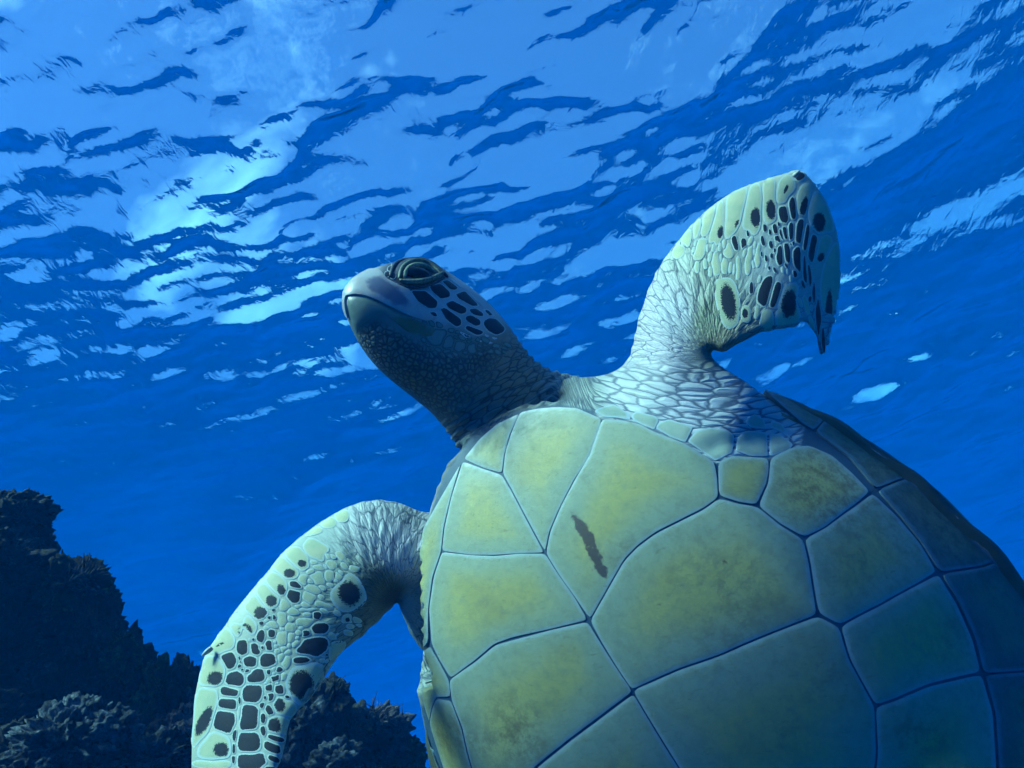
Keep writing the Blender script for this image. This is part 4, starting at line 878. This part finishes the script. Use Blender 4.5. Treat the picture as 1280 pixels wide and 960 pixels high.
def lump(name, px_, py_, rx, ry, d, mat, seed, label, cat, group=None, knob=0., knob_n=60, rough=.22, freq=2.2, squash=1.0, sub=6, tilt=0.):
    d = d * RD; v, f = ICO[sub]; rg = np.random.default_rng(seed)
    r_out = 1 + rough * fbm(v * freq + seed, seed, 7, .62) + rough * .6 * fbm(v * freq * 1.9 + 5 + seed, seed + 50, 5, .6, True) - rough * .25
    if knob > 0:
        pts = rg.normal(size=(knob_n, 3)); pts /= np.linalg.norm(pts, axis=1)[:, None]
        w_ = 1.9 / math.sqrt(knob_n); dmin = np.full(len(v), 9.)
        vv = v + .12 * np.stack([vnoise(v * 5 + k * 9, seed + 80 + k) for k in range(3)], 1)
        for q in pts: dmin = np.minimum(dmin, np.linalg.norm(vv - q, axis=1))
        r_out = r_out + knob * np.sqrt(np.maximum(0, 1 - (dmin / w_) ** 2))
    r_out = r_out + .03 * fbm(v * 13 + seed, seed + 200, 3, .6, True)
    p = v * r_out[:, None]
    ctr = P(px_, py_, d); sc = np.array([rx / F * d, (rx + ry) / 2 / F * d * squash, ry / F * d])
    ang = rg.random() * 6.28; ca, sa = math.cos(ang), math.sin(ang)
    p = p * sc; p = np.stack([p[:, 0] * math.cos(tilt) - p[:, 2] * math.sin(tilt), p[:, 1], p[:, 0] * math.sin(tilt) + p[:, 2] * math.cos(tilt)], 1)
    o = mesh_obj(name, p, f, mat); o.location = ctr
    return tag(o, label, cat, group)
# the pinnacle that carries the corals, down to the sea floor
ctop = P(190, 1010, 2.35)
nz_, na = 110, 220
zz = np.linspace(0, 1, nz_) ** 1.6; an = np.linspace(0, 2 * math.pi, na, endpoint=False)
ZT, ZB = float(ctop[2]) + .0, -11.6
Zc = ZT + (ZB - ZT) * zz; Rr = .95 + 2.6 * zz ** .8
Rr[0:1] = 0.02; Rr[1:10] = .95 * np.sqrt(np.linspace(.05, 1, 9))
Pp = np.stack([np.outer(Rr, np.cos(an)), np.outer(Rr, np.sin(an)), np.repeat(Zc[:, None], na, 1)], -1)
q = Pp.reshape(-1, 3); nn_ = fbm(q * 1.6, 3, 6, .55) * .22 + fbm(q * 4.5, 9, 4, .5, True) * .05
rad_ = np.hypot(q[:, 0], q[:, 1]); q = np.stack([q[:, 0] * (1 + nn_), q[:, 1] * (1 + nn_), q[:, 2] + .10 * fbm(q * 2.2 + 7, 21, 5, .55) * (q[:, 2] > ZT - 1)], 1)
q[:, :2] += ctop[:2]
Vv = q.reshape(nz_, na, 3); Vv = np.concatenate([Vv, Vv[:, :1]], 1)
rock = grid_mesh('reef_terrain', Vv, M_R1); tag(rock, kind='structure')
G = 'coral heads on the reef'
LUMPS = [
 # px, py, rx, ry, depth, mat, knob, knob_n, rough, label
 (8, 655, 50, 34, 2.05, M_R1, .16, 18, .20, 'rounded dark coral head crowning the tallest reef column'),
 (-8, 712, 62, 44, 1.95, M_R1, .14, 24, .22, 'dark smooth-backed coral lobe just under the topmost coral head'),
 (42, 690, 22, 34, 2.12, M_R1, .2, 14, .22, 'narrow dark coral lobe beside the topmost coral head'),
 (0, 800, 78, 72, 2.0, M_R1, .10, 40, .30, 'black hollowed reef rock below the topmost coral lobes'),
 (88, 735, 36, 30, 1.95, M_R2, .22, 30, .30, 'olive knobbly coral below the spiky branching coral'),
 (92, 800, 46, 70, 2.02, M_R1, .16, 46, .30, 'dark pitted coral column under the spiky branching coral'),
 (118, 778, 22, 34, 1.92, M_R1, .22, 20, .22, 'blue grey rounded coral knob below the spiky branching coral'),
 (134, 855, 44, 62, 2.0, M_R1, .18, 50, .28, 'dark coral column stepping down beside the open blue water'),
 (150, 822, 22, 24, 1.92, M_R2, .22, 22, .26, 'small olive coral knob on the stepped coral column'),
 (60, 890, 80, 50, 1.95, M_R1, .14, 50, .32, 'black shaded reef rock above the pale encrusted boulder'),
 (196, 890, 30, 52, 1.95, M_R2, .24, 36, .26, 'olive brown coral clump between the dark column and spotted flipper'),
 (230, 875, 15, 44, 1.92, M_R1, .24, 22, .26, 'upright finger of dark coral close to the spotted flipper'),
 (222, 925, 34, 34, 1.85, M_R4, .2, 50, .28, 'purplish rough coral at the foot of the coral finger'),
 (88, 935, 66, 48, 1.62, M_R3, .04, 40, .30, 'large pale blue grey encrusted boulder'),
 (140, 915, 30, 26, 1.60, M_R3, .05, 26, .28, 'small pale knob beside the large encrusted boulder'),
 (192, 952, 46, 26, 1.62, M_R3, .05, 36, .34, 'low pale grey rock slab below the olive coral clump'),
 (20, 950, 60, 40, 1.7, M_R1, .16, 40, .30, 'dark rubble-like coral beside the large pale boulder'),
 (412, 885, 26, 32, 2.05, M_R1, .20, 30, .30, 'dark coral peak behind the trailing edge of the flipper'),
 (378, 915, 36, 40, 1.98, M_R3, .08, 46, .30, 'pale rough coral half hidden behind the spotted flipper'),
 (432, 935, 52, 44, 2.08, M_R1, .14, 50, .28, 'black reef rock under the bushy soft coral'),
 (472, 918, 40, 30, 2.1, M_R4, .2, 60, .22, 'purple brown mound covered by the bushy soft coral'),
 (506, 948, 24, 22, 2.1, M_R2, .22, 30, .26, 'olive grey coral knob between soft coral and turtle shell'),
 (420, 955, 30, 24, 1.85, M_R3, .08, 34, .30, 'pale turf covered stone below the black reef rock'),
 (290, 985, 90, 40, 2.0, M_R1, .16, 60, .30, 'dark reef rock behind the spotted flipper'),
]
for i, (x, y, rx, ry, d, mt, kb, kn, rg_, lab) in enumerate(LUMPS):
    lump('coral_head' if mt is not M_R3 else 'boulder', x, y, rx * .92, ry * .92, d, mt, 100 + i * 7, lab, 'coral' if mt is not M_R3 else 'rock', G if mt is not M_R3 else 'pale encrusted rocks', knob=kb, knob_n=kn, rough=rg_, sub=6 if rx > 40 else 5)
# branching and bushy corals: tapered, slightly bent twigs
def twigs(name, px_, py_, d, n_, length, rad, axis, spread, mat, seed, label, cat, curl=.3, base_r=10):
    d = d * RD; length = length * RD; rad = rad * RD; rg = np.random.default_rng(seed); V, F_ = [], []; ctr = P(px_, py_, d); ax_ = unit(axis[0] * r_ + axis[1] * globals()['UPC'] + axis[2] * f_)
    for k in range(n_):
        dr = unit(ax_ + rg.normal(size=3) * spread); st = unit(rg.normal(size=3)) * rg.random() ** .5 * base_r / F * d * np.array((1, .8, .6)) * .8; ln = length * (.5 + .7 * rg.random()); bend = rg.normal(size=3) * curl
        a = unit(np.cross(dr, (.3, .5, .8))); b = np.cross(dr, a); o0 = len(V); seg = 5
        for t in np.linspace(0, 1, 5):
            c_ = st * (.15 if t == 0 else 1) + dr * ln * t + bend * ln * t * t * .5; rr = rad * (1 - .75 * t) * (.8 + .4 * rg.random())
            V += [tuple(c_ + rr * (math.cos(x) * a + math.sin(x) * b)) for x in np.linspace(0, 2 * math.pi, seg, endpoint=False)]
        F_ += [(o0 + i * seg + j, o0 + i * seg + (j + 1) % seg, o0 + (i + 1) * seg + (j + 1) % seg, o0 + (i + 1) * seg + j) for i in range(4) for j in range(seg)] + [tuple(range(o0 + 4 * seg, o0 + 5 * seg))]
    o = mesh_obj(name, V, F_, mat); o.location = ctr; return tag(o, label, cat)
UPC = CAM[:, 1]
twigs('branching_coral', 98, 728, 1.93, 150, .040, .0048, (.75, .5, -.3), .55, M_R4, 5, 'spiky branching coral pointing out over the blue water', 'coral', base_r=26)
twigs('branching_coral', 60, 712, 1.98, 40, .03, .006, (.1, .9, -.3), .5, M_R2, 15, 'short stubby branching coral beside the tallest column', 'coral', base_r=22)
twigs('soft_coral', 470, 905, 2.06, 420, .018, .0024, (.2, .8, -.35), .8, M_R4, 6, 'bushy purple brown soft coral with curling tips', 'coral', curl=1.2, base_r=44)
twigs('algae_tuft', 206, 868, 1.9, 90, .022, .0022, (.0, .9, -.4), .7, M_R2, 7, 'small olive algae tuft on the olive coral clump', 'algae', curl=.8, base_r=22)
twigs('algae_tuft', 150, 803, 1.9, 70, .018, .002, (.3, .9, -.3), .7, M_R2, 8, 'small algae tuft on the stepped coral column', 'algae', curl=.8, base_r=18)
twigs('algae_tuft', 420, 862, 2.04, 60, .018, .002, (.1, .9, -.3), .7, M_R2, 9, 'short turf of algae on the dark coral peak', 'algae', curl=.8, base_r=18)
